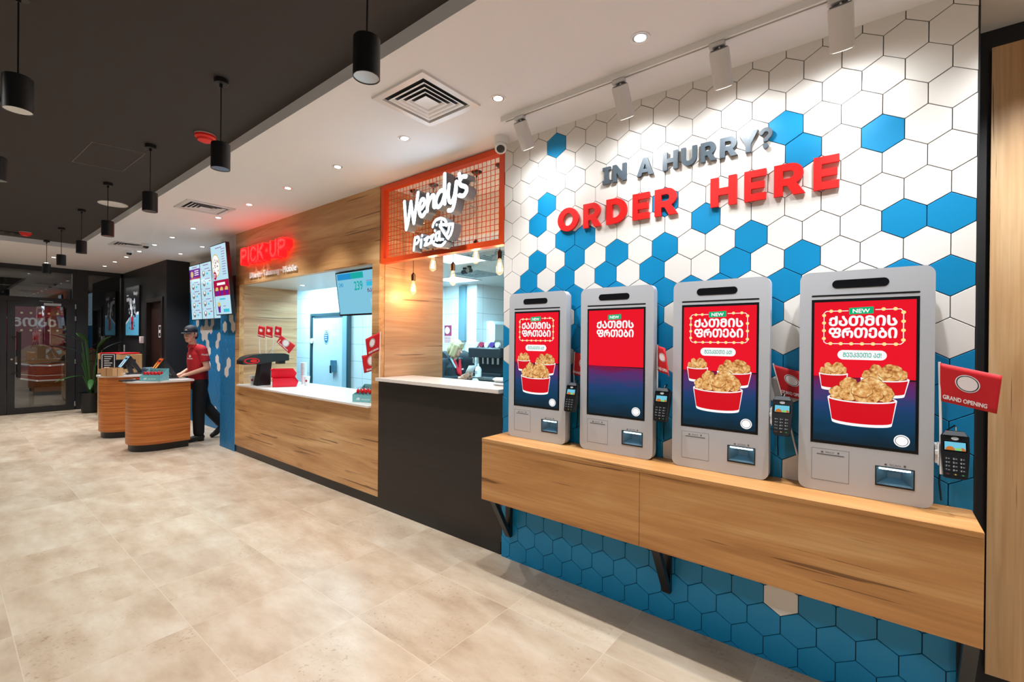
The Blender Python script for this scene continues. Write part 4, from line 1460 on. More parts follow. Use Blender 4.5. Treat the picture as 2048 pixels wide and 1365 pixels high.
flag('red flag partly hidden behind the plain red kiosk', [(-1.55, 2.602, 1.28), (-1.555, 2.602, 1.40), (-1.55, 2.602, 1.53)], (-1.55, 2.600, 1.528), (-1.375, 2.600, 1.50), (-1.395, 2.600, 1.352), (-1.572, 2.600, 1.385), (0.002, 0.0))

# ------------------------------------------------------------------ menu screens
MSC = scr('menu_pale_blue', (190, 228, 244), 0.95)
MPU = scr('menu_purple', (112, 30, 150), 0.95)
MCR = scr('menu_crimson', (176, 10, 66), 0.95)
MCY = scr('menu_cyan', (64, 196, 224), 0.95)
MTX = scr('menu_text_mauve', (150, 110, 170), 0.9)
MDK = scr('menu_food_brown', (130, 118, 104), 0.9)
MGN = scr('menu_fries_yellow', (220, 200, 120), 0.95)
MM = [SBZ, MSC, MPU, MCR, MCY, MTX, MDK, SWH, MGN]


def menu_tv(label, x, y, z, ang, kind, w_=0.565, h=0.985, wall_y=WY):
    t = thing('menu_screen', label, 'menu screen', (x, y, z), 0, 'portrait menu screens')
    A = Matrix.Rotation(math.radians(ang), 4, 'X')
    W = A @ WALL()
    hw = w_ / 2
    MB().prism([rect(-hw, 0, hw, h)], -0.045, 0.0, W).build('housing', BLACKM, t, 0.003)
    m = MB()
    b = 0.012
    m.flat(rect(-hw + b, b, hw - b, h - b), 0.0008, W, 1)
    d = 0.0012
    rnd = random.Random(kind)
    if kind == 0:      # pizza and buckets
        text_in(m, 'PIZZA MENU' if False else '— — —', -0.1, h - 0.06, 0.12, h - 0.045, d, W, 5, 0.03)
        m.flat(ell(-0.13, 0.70, 0.145, 0.16, 36), d, W, 8)
        m.flat(ell(-0.13, 0.70, 0.128, 0.142, 36), d + .0003, W, 7)
        for k in range(26):
            a, r_ = rnd.uniform(0, 6.28), rnd.uniform(0.01, 0.11)
            m.flat(ell(-0.13 + r_ * math.cos(a), 0.70 + r_ * math.sin(a) * 1.1, 0.011, 0.011, 8), d + .0006, W, rnd.choice([3, 6, 6, 8]))
        m.flat(ell(-0.19, 0.56, 0.055, 0.06, 24), d + .0009, W, 3)
        text_in(m, '17', -0.225, 0.53, -0.165, 0.585, d + .0012, W, 7, 0.04)
        for k in range(11):
            yy = 0.90 - 0.034 * k
            m.flat(rect(0.09, yy, 0.09 + rnd.uniform(0.09, 0.15), yy + 0.009), d, W, 5)
        m.flat(rect(-hw + b, 0.27, hw - b, 0.49), d, W, 3)
        m.flat(rect(-0.15, 0.42, 0.14, 0.455), d + .0003, W, 7)
        for k in (-0.17, 0.0, 0.17):
            m.flat(blob(k, 0.36, 0.055, 0.035, 5), d + .0004, W, 8)
            m.flat([(k - 0.06, 0.345), (k - 0.05, 0.275), (k + 0.05, 0.275), (k + 0.06, 0.345)], d + .0005, W, 2)
        m.flat(rect(-0.1, 0.215, 0.1, 0.235), d, W, 4)
        m.flat([(-0.2, 0.14), (-0.18, 0.035), (-0.11, 0.035), (-0.09, 0.14)], d, W, 2)
        m.flat(blob(-0.145, 0.155, 0.05, 0.035, 4), d + .0003, W, 8)
        m.flat(rect(0.0, 0.04, 0.2, 0.085), d, W, 4)
        m.flat(rect(0.0, 0.12, 0.09, 0.13), d, W, 5)
    else:
        m.flat(rect(-0.12, h - 0.055, 0.13, h - 0.04), d, W, 5)
        top = h - 0.09
        if kind == 1:
            m.flat(rect(-hw + b, h - 0.25, hw - b, h - 0.075), d, W, 2)
            m.flat([(-hw + b, h - 0.255), (hw - b, h - 0.255), (hw - b, h - 0.22), (-hw + b, h - 0.235)], d + .0002, W, 3)
            m.flat(blob(-0.13, h - 0.165, 0.07, 0.055, 3), d + .0004, W, 8)
            for k in range(3):
                m.flat(rect(0.0, h - 0.12 - 0.035 * k, 0.2, h - 0.105 - 0.035 * k), d + .0004, W, 7)
            top = h - 0.29
        n = 4 if kind == 1 else 5
        for k in range(n):
            y1 = top - (top - 0.03) * k / n
            m.flat(blob(-0.1, y1 - 0.10, 0.06, 0.05, kind * 9 + k), d, W, 6)
            m.flat(blob(-0.1, y1 - 0.085, 0.035, 0.025, kind * 7 + k), d + .0003, W, 7)
            m.flat(rect(0.03, y1 - 0.125, 0.10, y1 - 0.095), d, W, 4)
            m.flat(rect(-0.06, y1 - 0.03, 0.17, y1 - 0.018), d, W, 5)
            m.flat(rect(0.12, y1 - 0.075, 0.22, y1 - 0.062), d, W, 3)
            m.flat(rect(-0.24, y1 - 0.02, -0.20, y1 - 0.012), d, W, 5)
    m.build('display', MM, t, recalc=False)
    MB().box((-0.12, 0.012, 0.3), (0.12, wall_y - y - 0.002, 0.55)).build('wall_mount', BLACKM, t)
    return t


menu_tv('portrait menu screen with a large pizza, hung in front beside the pickup sign', -7.18, 2.52, 1.918, 5.3, 0)
menu_tv('portrait menu screen with a purple banner, beside the black wall', -9.60, 2.933, 1.912, 3.1, 1, 0.538, 0.985, 3.06)
menu_tv('portrait menu screen of small dishes, middle one of the recess', -9.06, 2.933, 1.912, 3.1, 2, 0.538, 0.985, 3.06)
menu_tv('portrait menu screen mostly hidden behind the pizza menu screen', -8.52, 2.933, 1.912, 3.1, 3, 0.538, 0.985, 3.06)

# pickup order screen under the soffit
t = thing('order_status_screen', 'wide screen showing orders 240 and 239 in the pickup opening', 'screen', (-4.28, 2.81, 1.852))
A = Matrix.Rotation(math.radians(7.5), 4, 'X')
W = A @ WALL()
hw, h = 0.42, 0.475
MB().prism([rect(-hw, 0, hw, h)], -0.04, 0.0, W).build('housing', BLACKM, t, 0.003)
m = MB()
b = 0.013
m.flat(rect(-hw + b, b + 0.006, hw - b, h - b), 0.0008, W, 0)
d = 0.0012
m.flat(rect(-hw + b + .02, h - 0.085, -0.13, h - 0.02), d, W, 1)
m.flat(rect(-0.13, h - 0.085, 0.10, h - 0.02), d, W, 2)
text_in(m, '240', -0.37, 0.315, -0.285, 0.358, d, W, 1, 0.01)
text_in(m, '239', -0.08, 0.265, 0.075, 0.362, d, W, 2, 0.02)
m.flat(rect(0.145, 0.30, 0.40, 0.345), d, W, 3)
m.flat(rect(0.145, 0.352, 0.37, 0.358), d, W, 4)
text_in(m, geo_caps('ნაყინი'), 0.15, 0.235, 0.39, 0.275, d, W, 5, fat=0.02)
m.flat([(0.18, 0.17), (0.36, 0.17), (0.34, 0.03), (0.2, 0.03)], d, W, 6)
m.flat(ell(0.29, 0.10, 0.05, 0.05, 24), d + .0003, W, 5)
m.flat(ell(0.29, 0.10, 0.036, 0.036, 24), d + .0006, W, 7)
m.build('display', [scr('order_screen_blue', (136, 206, 232), 0.9), scr('order_blue', (40, 150, 214), 0.9), scr('order_teal', (30, 178, 170), 0.9), scr('order_cyan', (60, 196, 232), .9), MTX, scr('order_mauve', (120, 40, 100), .9), scr('order_cup', (170, 214, 236), .9), SWH], t, recalc=False)
MB().box((-0.02, 0.0, 0.40), (0.02, 0.06, 0.478)).build('ceiling_bracket', BLACKM, t)

# ------------------------------------------------------------------ round-fronted service pods


def podshape(hx, y0, y1, inset=0.0, n=24):
    hx -= inset
    y0 += inset
    y1 -= inset * 0.5
    ym = y0 + (y1 - y0) * 0.62
    out = []
    for i in range(n + 1):
        a = math.radians(180 + 180 * i / n)
        ca, sa = math.cos(a), math.sin(a)
        out.append((hx * math.copysign(abs(ca) ** 0.75, ca), ym + (ym - y0) * math.copysign(abs(sa) ** 0.85, sa)))
    out += [(hx * 0.98, y1), (-hx * 0.98, y1)]
    return out


ID = Matrix.Identity(4)


def pod(label, x, yc):
    t = thing('service_pod', label, 'counter', (x, yc, 0), 0, 'teak service pods')
    MB().prism([podshape(0.33, -0.34, 0.33, 0.03)], 0.0, 0.10, ID).build('plinth', BLACKM, t)
    m = MB()
    m.prism([podshape(0.33, -0.34, 0.33)], 0.10, 0.958, ID)
    m.build('body', ORANGEW, t)
    MB().prism([podshape(0.355, -0.37, 0.37)], 0.959, 0.984, ID).build('top', STONE, t, 0.004)
    return t


pod('teak service pod with a curved front, where the staff member stands', -8.2, 2.0)
pod('teak service pod behind, closer to the glass entrance, carrying a cardboard box', -9.62, 1.95)
PT = 0.9845


def pos(label, x, y, rz, img):
    """customer display on an A shaped stand, facing local -Y"""
    t = thing('till_terminal', label, 'cash register', (x, y, PT), rz, 'till terminals on the pods')
    MB().box((-0.10, 0.02, 0), (0.10, 0.24, 0.02)).build('base', BLACKM, t, 0.004)
    side = [(0.05, 0.02), (0.11, 0.02), (0.06, 0.20), (0.17, 0.02), (0.235, 0.02), (0.09, 0.27), (0.02, 0.27), (0.0, 0.22)]
    m = MB()
    m.prism([side], -0.055, 0.055, Matrix(((0, 0, 1, 0), (1, 0, 0, 0), (0, 1, 0, 0), (0, 0, 0, 1))))
    m.build('stand', mat('till_grey_black', (38, 40, 44), 0.35), t, 0.003)
    A = Matrix.Translation((0, -0.02, 0.195)) @ Matrix.Rotation(math.radians(-32), 4, 'X')
    W_ = A @ WALL()
    MB().prism([rrect(-0.17, -0.10, 0.17, 0.13, 0.008)], -0.03, 0.0, W_).build('housing', BLACKM, t)
    m = MB()
    m.flat(rect(-0.158, -0.088, 0.158, 0.118), 0.001, W_, 0)
    for k in range(3):
        m.flat(rect(-0.12 + k * 0.085, -0.06, -0.05 + k * 0.085, 0.03), 0.0014, W_, 1 + k % 2)
    m.flat(rect(-0.13, 0.06, 0.12, 0.09), 0.0014, W_, 2)
    m.build('display', img, t, recalc=False)
    return t


pos('till with an orange lit display on the nearer service pod', -8.33, 2.05, -0.10, [scr('till_orange', (224, 84, 24), .9), scr('till_yellow', (240, 190, 90), .9), scr('till_brown', (110, 40, 20), .9)])
pos('till with a pale blue display on the service pod behind', -9.60, 1.92, -0.08, [scr('till_blue', (150, 214, 240), .9), scr('till_white', (230, 240, 246), .9), scr('till_navy', (40, 80, 120), .9)])

# display boxes of wrapped lollipops
TEAL = mat('teal_card', (118, 186, 190), 0.6)
TEALW = mat('teal_card_white_print', (222, 236, 236), 0.6)
LOLS = mat('lollipop_white_stick', (230, 228, 224), 0.5)
LOLR = mat('lollipop_red_candy', (232, 26, 34), 0.3)
LOLW = GLASS.copy()
LOLW.name = 'cellophane'
[n for n in LOLW.node_tree.nodes if n.type == 'BSDF_TRANSPARENT'][0].inputs[0].default_value = (0.985, 0.985, 0.985, 1)
[n for n in LOLW.node_tree.nodes if n.type == 'FRESNEL'][0].inputs[0].default_value = 1.4


def lolbox(label, loc, rz, place, n=10):
    t = thing('display_box', label, 'display box', loc, rz, 'teal lollipop display boxes')
    m = MB()
    w2, dp = 0.13, 0.10
    for y0_, z0_ in ((-dp, 0.075), (dp - 0.003, 0.165)):
        m.box((-w2, y0_, 0), (w2, y0_ + 0.003, z0_))
    for s_ in (-1, 1):
        x_ = s_ * w2
        x2 = x_ - s_ * 0.003
        m.add([(q, yy, zz) for q in (x_, x2) for yy, zz in ((-dp, 0), (dp, 0), (dp, 0.165), (0.0, 0.105), (-dp, 0.075))],
              [(0, 1, 2, 3, 4), (9, 8, 7, 6, 5), (0, 5, 6, 1), (1, 6, 7, 2), (2, 7, 8, 3), (3, 8, 9, 4), (4, 9, 5, 0)])
    m.box((-w2, -dp, 0), (w2, dp, 0.003))
    m.build('box', TEAL, t)
    m = MB()
    W_ = WALL(-dp)
    m.flat(ell(-0.055, 0.033, 0.018, 0.013, 16), 0.0006, W_)
    m.flat(ell(-0.07, 0.028, 0.012, 0.009, 12), 0.0009, W_)
    for k in range(3):
        m.stroke([(-0.02 + 0.036 * k + 0.005 * j, 0.028 + 0.007 * math.sin(2.1 * j + k)) for j in range(7)], 0.0022, 0.0, 0.0006, W_, 0, n=6)
    rnd = random.Random(2)
    XW = XWALL(w2)
    for k in range(26):
        m.flat(ell(rnd.uniform(-dp + .01, dp - .01), rnd.uniform(0.008, 0.055), 0.004, 0.004, 8), 0.0006, XW, rnd.choice([0, 1]))
    m.build('print', [TEALW, mat('box_red_dot', (190, 40, 60), 0.6)], t, recalc=False)
    rnd = random.Random(len(place))
    R_ = Matrix.Translation(loc) @ Matrix.Rotation(rz, 4, 'Z')
    proto = None
    for k in range(n):
        x_ = -0.096 + 0.048 * (k % 5)
        y_ = -0.055 + 0.055 * (k // 5)
        p = R_ @ Vector((x_, y_, 0.004))
        if proto is None:
            proto = thing('lollipop', f'red wrapped lollipop standing in the teal box {place}', 'lollipop', p, rz, f'lollipops in the teal box {place}')
            MB().cyl((0, 0, 0), (0, 0, 0.07), 0.0025, n=8).build('stick', LOLS, proto)
            MB().sphere((0, 0, 0.098), (0.018, 0.012, 0.024), 12, 8).build('candy', LOLR, proto)
            MB().lathe([(0.012, 0.118), (0.0035, 0.126), (0.014, 0.142)], n=12).build('wrapper', LOLW, proto)
        else:
            dup(proto, p, proto['label'], rz + rnd.uniform(-.25, .25))


lolbox('teal display box of red lollipops on the nearer service pod', (-8.0, 1.93, PT), 0.75, 'on the service pod')
lolbox('teal display box of red lollipops at the end of the pickup counter', (-4.12, 2.80, 0.9575), 0.35, 'on the pickup counter', 15)

t = thing('order_pad', 'flat black tray pad with a red tab on the nearer pod', 'counter pad', (-8.18, 1.70, PT), 0.9)
MB().prism([rrect(-0.09, -0.12, 0.09, 0.12, 0.02)], 0, 0.012, ID).build('pad', BLACKM, t)
MB().box((0.03, 0.06, 0.0125), (0.08, 0.11, 0.022)).build('tab', RED, t)
CARD = mat('brown_cardboard', (196, 152, 104), 0.75)
t = thing('cardboard_box', 'small open cardboard box on the service pod behind', 'box', (-9.37, 1.72, PT), 0.55)
m = MB()
m.box((-0.10, -0.09, 0), (-0.097, 0.09, 0.125)).box((0.097, -0.09, 0), (0.10, 0.09, 0.125)).box((-0.10, -0.09, 0), (0.10, -0.087, 0.125)).box((-0.10, 0.087, 0), (0.10, 0.09, 0.125)).box((-0.10, -0.09, 0), (0.10, 0.09, 0.003))
m.build('box', CARD, t)
MB().box((-0.006, -0.0915, 0.0), (0.004, -0.0905, 0.125)).box((0.1005, -0.01, 0), (0.101, 0.0, 0.125)).build('tape', mat('brown_tape', (150, 104, 62), 0.5), t)
t = thing('menu_stand', 'black counter menu card with white lines behind the cardboard box', 'menu card', (-9.86, 1.76, PT), 1.0)
m = MB()
m.prism([rrect(-0.10, 0.012, 0.10, 0.34, 0.006)], -0.012, 0.0, WALL())
m.build('board', BLACKM, t)
m = MB()
m.prism([rect(-0.088, 0.03, 0.088, 0.325), list(reversed(rect(-0.078, 0.04, 0.078, 0.315)))], 0.0, 0.0006, WALL())
for k in range(7):
    m.flat(rect(-0.055, 0.28 - 0.035 * k, 0.055 - 0.02 * (k % 3), 0.292 - 0.035 * k), 0.0006, WALL())
m.build('print', FW, t, recalc=False)
MB().box((-0.12, -0.06, 0), (0.12, 0.05, 0.012)).build('foot', BLACKM, t)
t = thing('receipt_printer', 'blue grey receipt printer beside the till on the service pod behind', 'printer', (-9.38, 2.20, PT), 0.15)
MB().box((-0.08, -0.09, 0), (0.08, 0.09, 0.10)).build('housing', mat('printer_slate', (62, 78, 92), 0.4), t, 0.01, 3)
MB().box((-0.07, -0.08, 0.1005), (0.07, 0.07, 0.112)).build('lid', mat('printer_lid', (96, 120, 136), 0.35), t, 0.004)

# waste station with a red tray
t = thing('waste_station', 'oak waste station behind the pods with a dark opening', 'waste bin', (-11.62, 2.25, 0), 0.0)
MB().box((-0.30, -0.28, 0.06), (0.30, 0.28, 1.26)).build('cabinet', OAKV, t, 0.004)
MB().box((-0.28, -0.26, 0), (0.28, 0.26, 0.06)).build('plinth', BLACKM, t)
MB().box((0.3005, -0.18, 0.98), (0.304, 0.18, 1.16)).box((-0.2, -0.284, 0.98), (0.2, -0.2805, 1.16)).build('flap', BLACKM, t)
MB().box((0.3005, -0.235, 0.12), (0.303, -0.225, 0.94)).build('door_seam', BLACKM, t)
t = MB().lathe([(0.0, 0), (0.29, 0), (0.31, 0.012), (0.305, 0.022), (0.285, 0.01), (0.0, 0.008)], n=40).build('tray', mat('red_tray', (214, 14, 24), 0.35))
t.location = (-11.62, 2.25, 1.2605)
tag(t, 'round red tray lying on top of the oak waste station', 'tray')

# posters and plates on the black wall
t = thing('poster', 'tall framed poster with a sharp blue and white picture on the black wall', 'poster', (-12.71, 2.69, 1.61))
MB().prism([rect(-0.55, 0, 0.55, 1.085)], 0.0, 0.03, WALL()).build('frame', BLACKM, t, 0.003)
m = MB()
W = WALL(0)
m.flat(rect(-0.53, 0.02, 0.53, 1.065), 0.0308, W, 0)
m.flat([(-0.53, 0.02), (0.53, 0.02), (0.53, 0.52), (0.36, 0.52), (0.30, 0.46), (-0.20, 0.42), (-0.53, 0.30)], 0.0311, W, 1)
m.flat([(-0.53, 0.30), (-0.20, 0.42), (-0.22, 0.37), (-0.53, 0.255)], 0.0313, W, 2)
m.flat([(0.36, 0.52), (0.53, 0.52), (0.53, 0.46), (0.33, 0.46)], 0.0313, W, 2)
rnd = random.Random(5)
for k in range(60):
    a = rnd.uniform(-0.26, 0.30)
    y_ = rnd.uniform(0.40, 0.78) if abs(a) > 0.08 else rnd.uniform(0.3, 0.7)
    m.flat(blob(a * (1.0 - 0.5 * max(0, y_ - 0.5)), y_, rnd.uniform(.015, .05), rnd.uniform(.03, .07), k, 12, .25), 0.0316 + 0.00002 * k, W, rnd.choice([2, 2, 2, 4, 0]))
m.flat([(-0.06, 0.14), (0.10, 0.14), (0.12, 0.42), (-0.08, 0.42)], 0.0332, W, 3)
for k in range(14):
    m.flat(blob(rnd.uniform(-.2, .25), rnd.uniform(.15, .32), .03, .02, k, 10, .3), 0.0334, W, rnd.choice([0, 4]))
m.flat(rect(-0.46, 0.885, -0.30, 0.915), 0.0316, W, 2)
for k in range(4):
    m.flat(blob(-0.43 + 0.065 * k, 0.81, 0.032, 0.045, k, 14, .2), 0.0316, W, 2)
text_in(m, "Wendy's", 0.10, 0.86, 0.44, 0.97, 0.0316, W, 2, fat=0.02)
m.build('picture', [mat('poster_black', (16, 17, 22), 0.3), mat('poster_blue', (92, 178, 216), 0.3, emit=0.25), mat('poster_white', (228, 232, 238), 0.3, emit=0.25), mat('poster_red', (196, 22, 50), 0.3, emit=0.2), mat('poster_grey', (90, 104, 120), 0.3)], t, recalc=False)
t = thing('soap_dispenser', 'white wall dispenser beside the framed poster', 'dispenser', (-11.96, 2.69, 1.465))
MB().box((-0.05, -0.06, 0), (0.05, 0, 0.14)).build('housing', WPLAST, t, 0.008, 3)
MB().box((-0.035, -0.063, 0.012), (0.035, -0.0605, 0.04)).build('lever', GREYL, t)
t = thing('switch_plate', 'small white switch plate low on the black wall', 'switch', (-13.49, 2.69, 1.26))
MB().box((-0.035, -0.01, 0), (0.035, 0, 0.15)).build('plate', WPLAST, t, 0.002)
MB().box((-0.02, -0.014, 0.05), (0.02, -0.0105, 0.10)).build('rocker', GREYL, t)
t = thing('door_sign', 'white sign with two dark squares on the brown door', 'sign', (-11.06, 2.7495, 1.59))
MB().prism([rect(-0.075, 0, 0.075, 0.24)], 0, 0.006, WALL()).build('plate', WPLAST, t)
MB().prism([rect(-0.05, 0.15, 0.05, 0.215)], 0.0062, 0.007, WALL()).prism([rect(-0.05, 0.025, 0.05, 0.09)], 0.0062, 0.007, WALL()).build('pictogram', BLACKM, t)

# plant by the entrance
GRN = mat('plant_leaf_green', (40, 84, 34), 0.45)
GRD = mat('plant_leaf_dark', (12, 40, 36), 0.4)
t = thing('potted_plant', 'broad leaved potted plant by the glass entrance', 'plant', (-12.95, 2.05, 0))
MB().lathe([(0.16, 0), (0.20, 0.42), (0.19, 0.42), (0.17, 0.36), (0.0, 0.36)], n=24).build('pot', BLACKM, t)
leaves = [(-1.9, 1.25, 0.62, 0.55, 0.16, 1), (-1.5, 1.05, 0.95, 0.15, 0.15, 1), (-0.6, 1.45, 0.50, 0.9, 0.15, 0), (0.4, 1.35, 0.55, 0.95, 0.15, 0), (0.9, 1.12, 0.60, 0.4, 0.16, 1), (-2.6, 1.5, 0.35, 1.0, 0.15, 0),
          (1.6, 1.30, 0.5, 0.8, 0.14, 1), (-1.2, 0.78, 0.5, 0.0, 0.13, 0), (-0.2, 0.70, 0.55, -0.1, 0.13, 0), (2.6, 1.0, 0.5, 0.2, 0.15, 1), (-1.6, 1.48, 0.45, 0.7, 0.17, 1), (0.1, 1.0, 0.7, 0.1, 0.14, 1)]
for a, zb, ln, rise, wd, mi in leaves:
    wd, ln = wd * 0.72, ln * 0.95
    base = Vector((0.03 * math.cos(a), 0.03 * math.sin(a), 0.36))
    tip0 = Vector((0.16 * math.cos(a), 0.16 * math.sin(a), zb))
    MB().tube([base, base * 0.4 + tip0 * 0.6 + Vector((0, 0, 0.03)), tip0], 0.009, 6).build('stem', GRN, t)
    dirv = Vector((math.cos(a), math.sin(a), rise)).normalized()
    sd = Vector((-math.sin(a), math.cos(a), 0))
    up = sd.cross(dirv) * -1
    m = MB()
    n = 10
    vs = []
    for i in range(n + 1):
        u = i / n
        p = tip0 + dirv * ln * u + Vector((0, 0, -0.22 * ln * u * u))
        hw_ = wd / 2 * math.sin(PI * min(1, u * 0.94 + 0.04)) ** 0.7
        vs += [p - sd * hw_ + Vector((0, 0, 0.25 * hw_)), p, p + sd * hw_ + Vector((0, 0, 0.25 * hw_))]
    m.add(vs, [(3 * i + j, 3 * i + j + 1, 3 * i + 4 + j, 3 * i + 3 + j) for i in range(n) for j in (0, 1)])
    lf = m.build('leaf', GRD if mi else GRN, t, recalc=False, angle=80)
    md = lf.modifiers.new('solid', 'SOLIDIFY')
    md.thickness = 0.002

# ------------------------------------------------------------------ pickup counter goods
t = thing('drink_tower', 'black T shaped drink tower with a red oval badge on the pickup counter', 'drink dispenser', (-6.56, 2.79, 0.9575))
m = MB()
m.add([(sx * w_, y_, z_) for z_, w_, ya, yb in ((0, 0.07, -0.11, 0.07), (0.18, 0.06, -0.08, 0.075), (0.33, 0.06, -0.06, 0.09), (0.36, 0.065, -0.08, 0.12)) for sx, y_ in ((-1, ya), (1, ya), (1, yb), (-1, yb))],
      [(r_ * 4 + i, r_ * 4 + (i + 1) % 4, r_ * 4 + 4 + (i + 1) % 4, r_ * 4 + 4 + i) for r_ in range(3) for i in range(4)] + [(0, 1, 2, 3), (12, 13, 14, 15)])
m.build('column', BLACKM, t, 0.01, 3)
m = MB()
prof = [(-0.30, 0.29), (-0.30, 0.34), (-0.26, 0.385), (-0.18, 0.415), (-0.05, 0.43), (0.24, 0.43), (0.30, 0.41), (0.30, 0.33), (0.10, 0.32), (-0.1, 0.29)]
m.prism([prof], -0.10, 0.10, Matrix(((0, 0, 1, 0), (1, 0, 0, 0), (0, 1, 0, 0), (0, 0, 0, 1))))
m.build('head', BLACKM, t, 0.012, 3)
MB().box((-0.05, 0.18, 0.285), (0.05, 0.27, 0.33)).build('nozzle', BLACKM, t)
# side badge seen from the dining side
m = MB()
W = XWALL(0.1015, -0.19, 0.338)
m.flat(ell(0, 0, 0.098, 0.040, 30), 0.0, W, 0)
m.flat(ell(0, 0, 0.08, 0.029, 30), 0.001, W, 1)
m.flat(ell(0.02, 0, 0.042, 0.02, 20), 0.002, W, 0)
m.build('badge', [scr('badge_red', (230, 26, 20), 0.8), BLACKM], t, recalc=False)
RB = mat('red_bin_plastic', (222, 6, 40), 0.35)


def binn(label, x, y, z, rz):
    t = thing('storage_bin', label, 'bin', (x, y, z), rz, 'red stacking bins on the pickup counter')
    m = MB()
    l2, w2, hh_ = 0.15, 0.075, 0.115
    # outer walls with a low slanted front
    out = [(-l2, 0), (l2 - 0.02, 0), (l2, 0.045), (l2 - 0.05, hh_), (-l2, hh_)]
    for s_ in (-1, 1):
        m.prism([out], s_ * w2 - s_ * 0.004, s_ * w2, Matrix(((1, 0, 0, 0), (0, 0, 1, 0), (0, 1, 0, 0), (0, 0, 0, 1))))
    m.box((-l2, -w2, 0), (l2 - 0.02, w2, 0.004)).box((-l2, -w2, 0), (-l2 + 0.004, w2, hh_)).box((l2 - 0.02, -w2, 0), (l2 - 0.014, w2, 0.045))
    m.build('body', RB, t)
    m = MB()
    m.box((-l2 - 0.008, -w2 - 0.006, hh_ - 0.012), (l2 - 0.05, -w2, hh_)).box((-l2 - 0.008, w2, hh_ - 0.012), (l2 - 0.05, w2 + 0.006, hh_)).box((-l2 - 0.008, -w2, hh_ - 0.012), (-l2, w2, hh_))
    for s_ in (-1, 1):
        for x_ in (-0.06, 0.04):
            m.box((x_, s_ * w2, 0.01), (x_ + 0.006, s_ * (w2 + 0.003), hh_ - 0.012))
    m.build('rim', RB, t)
    return t


binn('red stacking bin in front, nearest the counter edge', -6.16, 2.90, 0.9575, 1.05)
binn('red stacking bin behind, against the drink tower', -6.335, 2.99, 0.9575, 1.05)
binn('red stacking bin on top of the two others', -6.26, 2.93, 1.0735, 1.05)
CUP = mat('white_paper_cup', (226, 230, 232), 0.5)


def cup(label, x, y, z=0.9575, print_=True, nest=1):
    t = thing('paper_cup', label, 'cup', (x, y, z), 0, 'white paper cups on the pickup counter')
    m = MB()
    m.lathe([(0.0, 0.002), (0.03, 0.0), (0.042, 0.12), (0.044, 0.122), (0.042, 0.124), (0.04, 0.12), (0.028, 0.006)], n=24)
    for k in range(1, nest):
        m.lathe([(0.036, 0.124 + 0.022 * (k - 1)), (0.042, 0.122 + 0.022 * k), (0.044, 0.124 + 0.022 * k), (0.042, 0.126 + 0.022 * k), (0.038, 0.12 + 0.022 * k)], n=24)
    m.build('cup', CUP, t)
    if print_:
        m = MB()
        m.flat(ell(0, 0.065, 0.014, 0.016, 18), 0.0385, Matrix.Rotation(0.9, 4, 'Z') @ WALL())
        m.build('print', mat('cup_print', (176, 40, 60), 0.5), t, recalc=False)


cup('single white cup behind the red bins, toward the kitchen', -6.10, 3.16)
cup('single white cup beside the drink tower base', -6.72, 2.72)
cup('tall nested stack of white cups behind the red bins', -6.30, 3.22, 0.9575, False, 9)
t = MB().box((-6.78, 2.80, 0.9575), (-6.70, 2.90, 1.10)).build('paper_bag', CUP)
tag(t, 'small white paper packet leaning by the drink tower base', 'packet')
# flags in the drink tower
for i, (dx, dy, tilt) in enumerate(((-0.0, -0.05, -0.02), (0.0, 0.03, 0.0), (0.0, 0.11, 0.04))):
    b0 = (-6.56 + dx, 2.79 + dy, 1.388)
    tp = (-6.56 + dx, 2.79 + dy + tilt, 1.775)
    y_ = tp[1]
    s_ = ('nearest the dining floor', 'in the middle', 'toward the kitchen')[i]
    flag(f'folded red flag upright on the drink tower, {s_}', [b0, (b0[0], (b0[1] + y_) / 2, 1.58), tp], (tp[0], y_, 1.77), (tp[0] + 0.10, y_ + 0.035, 1.75), (tp[0] + 0.10, y_ + 0.03, 1.60), (tp[0], y_ - 0.01, 1.625), (0.012, 0.3), group='small red flags on the drink tower')
flag('red flag leaning out from the drink tower over the cups', [(-6.56, 2.84, 1.388), (-6.50, 2.90, 1.48), (-6.44, 2.96, 1.575)], (-6.44, 2.965, 1.64), (-6.36, 3.13, 1.50), (-6.40, 3.06, 1.385), (-6.47, 2.92, 1.545), (0.003, 0.0), group='small red flags on the drink tower')
# flags by the lollipop box
flag('red flag standing by the lollipop box on the pickup counter', [(-4.10, 2.93, 0.9575), (-4.10, 2.93, 1.2), (-4.10, 2.93, 1.47)], (-4.095, 2.93, 1.465), (-4.33, 2.84, 1.42), (-4.28, 2.84, 1.235), (-4.095, 2.93, 1.29), (0.008, 0.4), flip=True, group='red flags beside the lollipop box')
flag('red flag half hidden by the oak jamb on the pickup counter', [(-3.96, 3.0, 0.9575), (-3.96, 3.0, 1.2), (-3.96, 3.0, 1.46)], (-3.955, 3.0, 1.46), (-4.14, 3.05, 1.43), (-4.12, 3.06, 1.26), (-3.955, 3.0, 1.29), (0.008, 0.0), flip=True, group='red flags beside the lollipop box')
flag('red flag on a long stick at the corner of the pizza counter', [(-3.665, 2.60, 1.238), (-3.658, 2.597, 1.45), (-3.648, 2.594, 1.67)], (-3.648, 2.593, 1.668), (-3.848, 2.565, 1.60), (-3.815, 2.565, 1.435), (-3.656, 2.593, 1.495), (0.003, 0.0), flip=True, group='red flags beside the lollipop box')

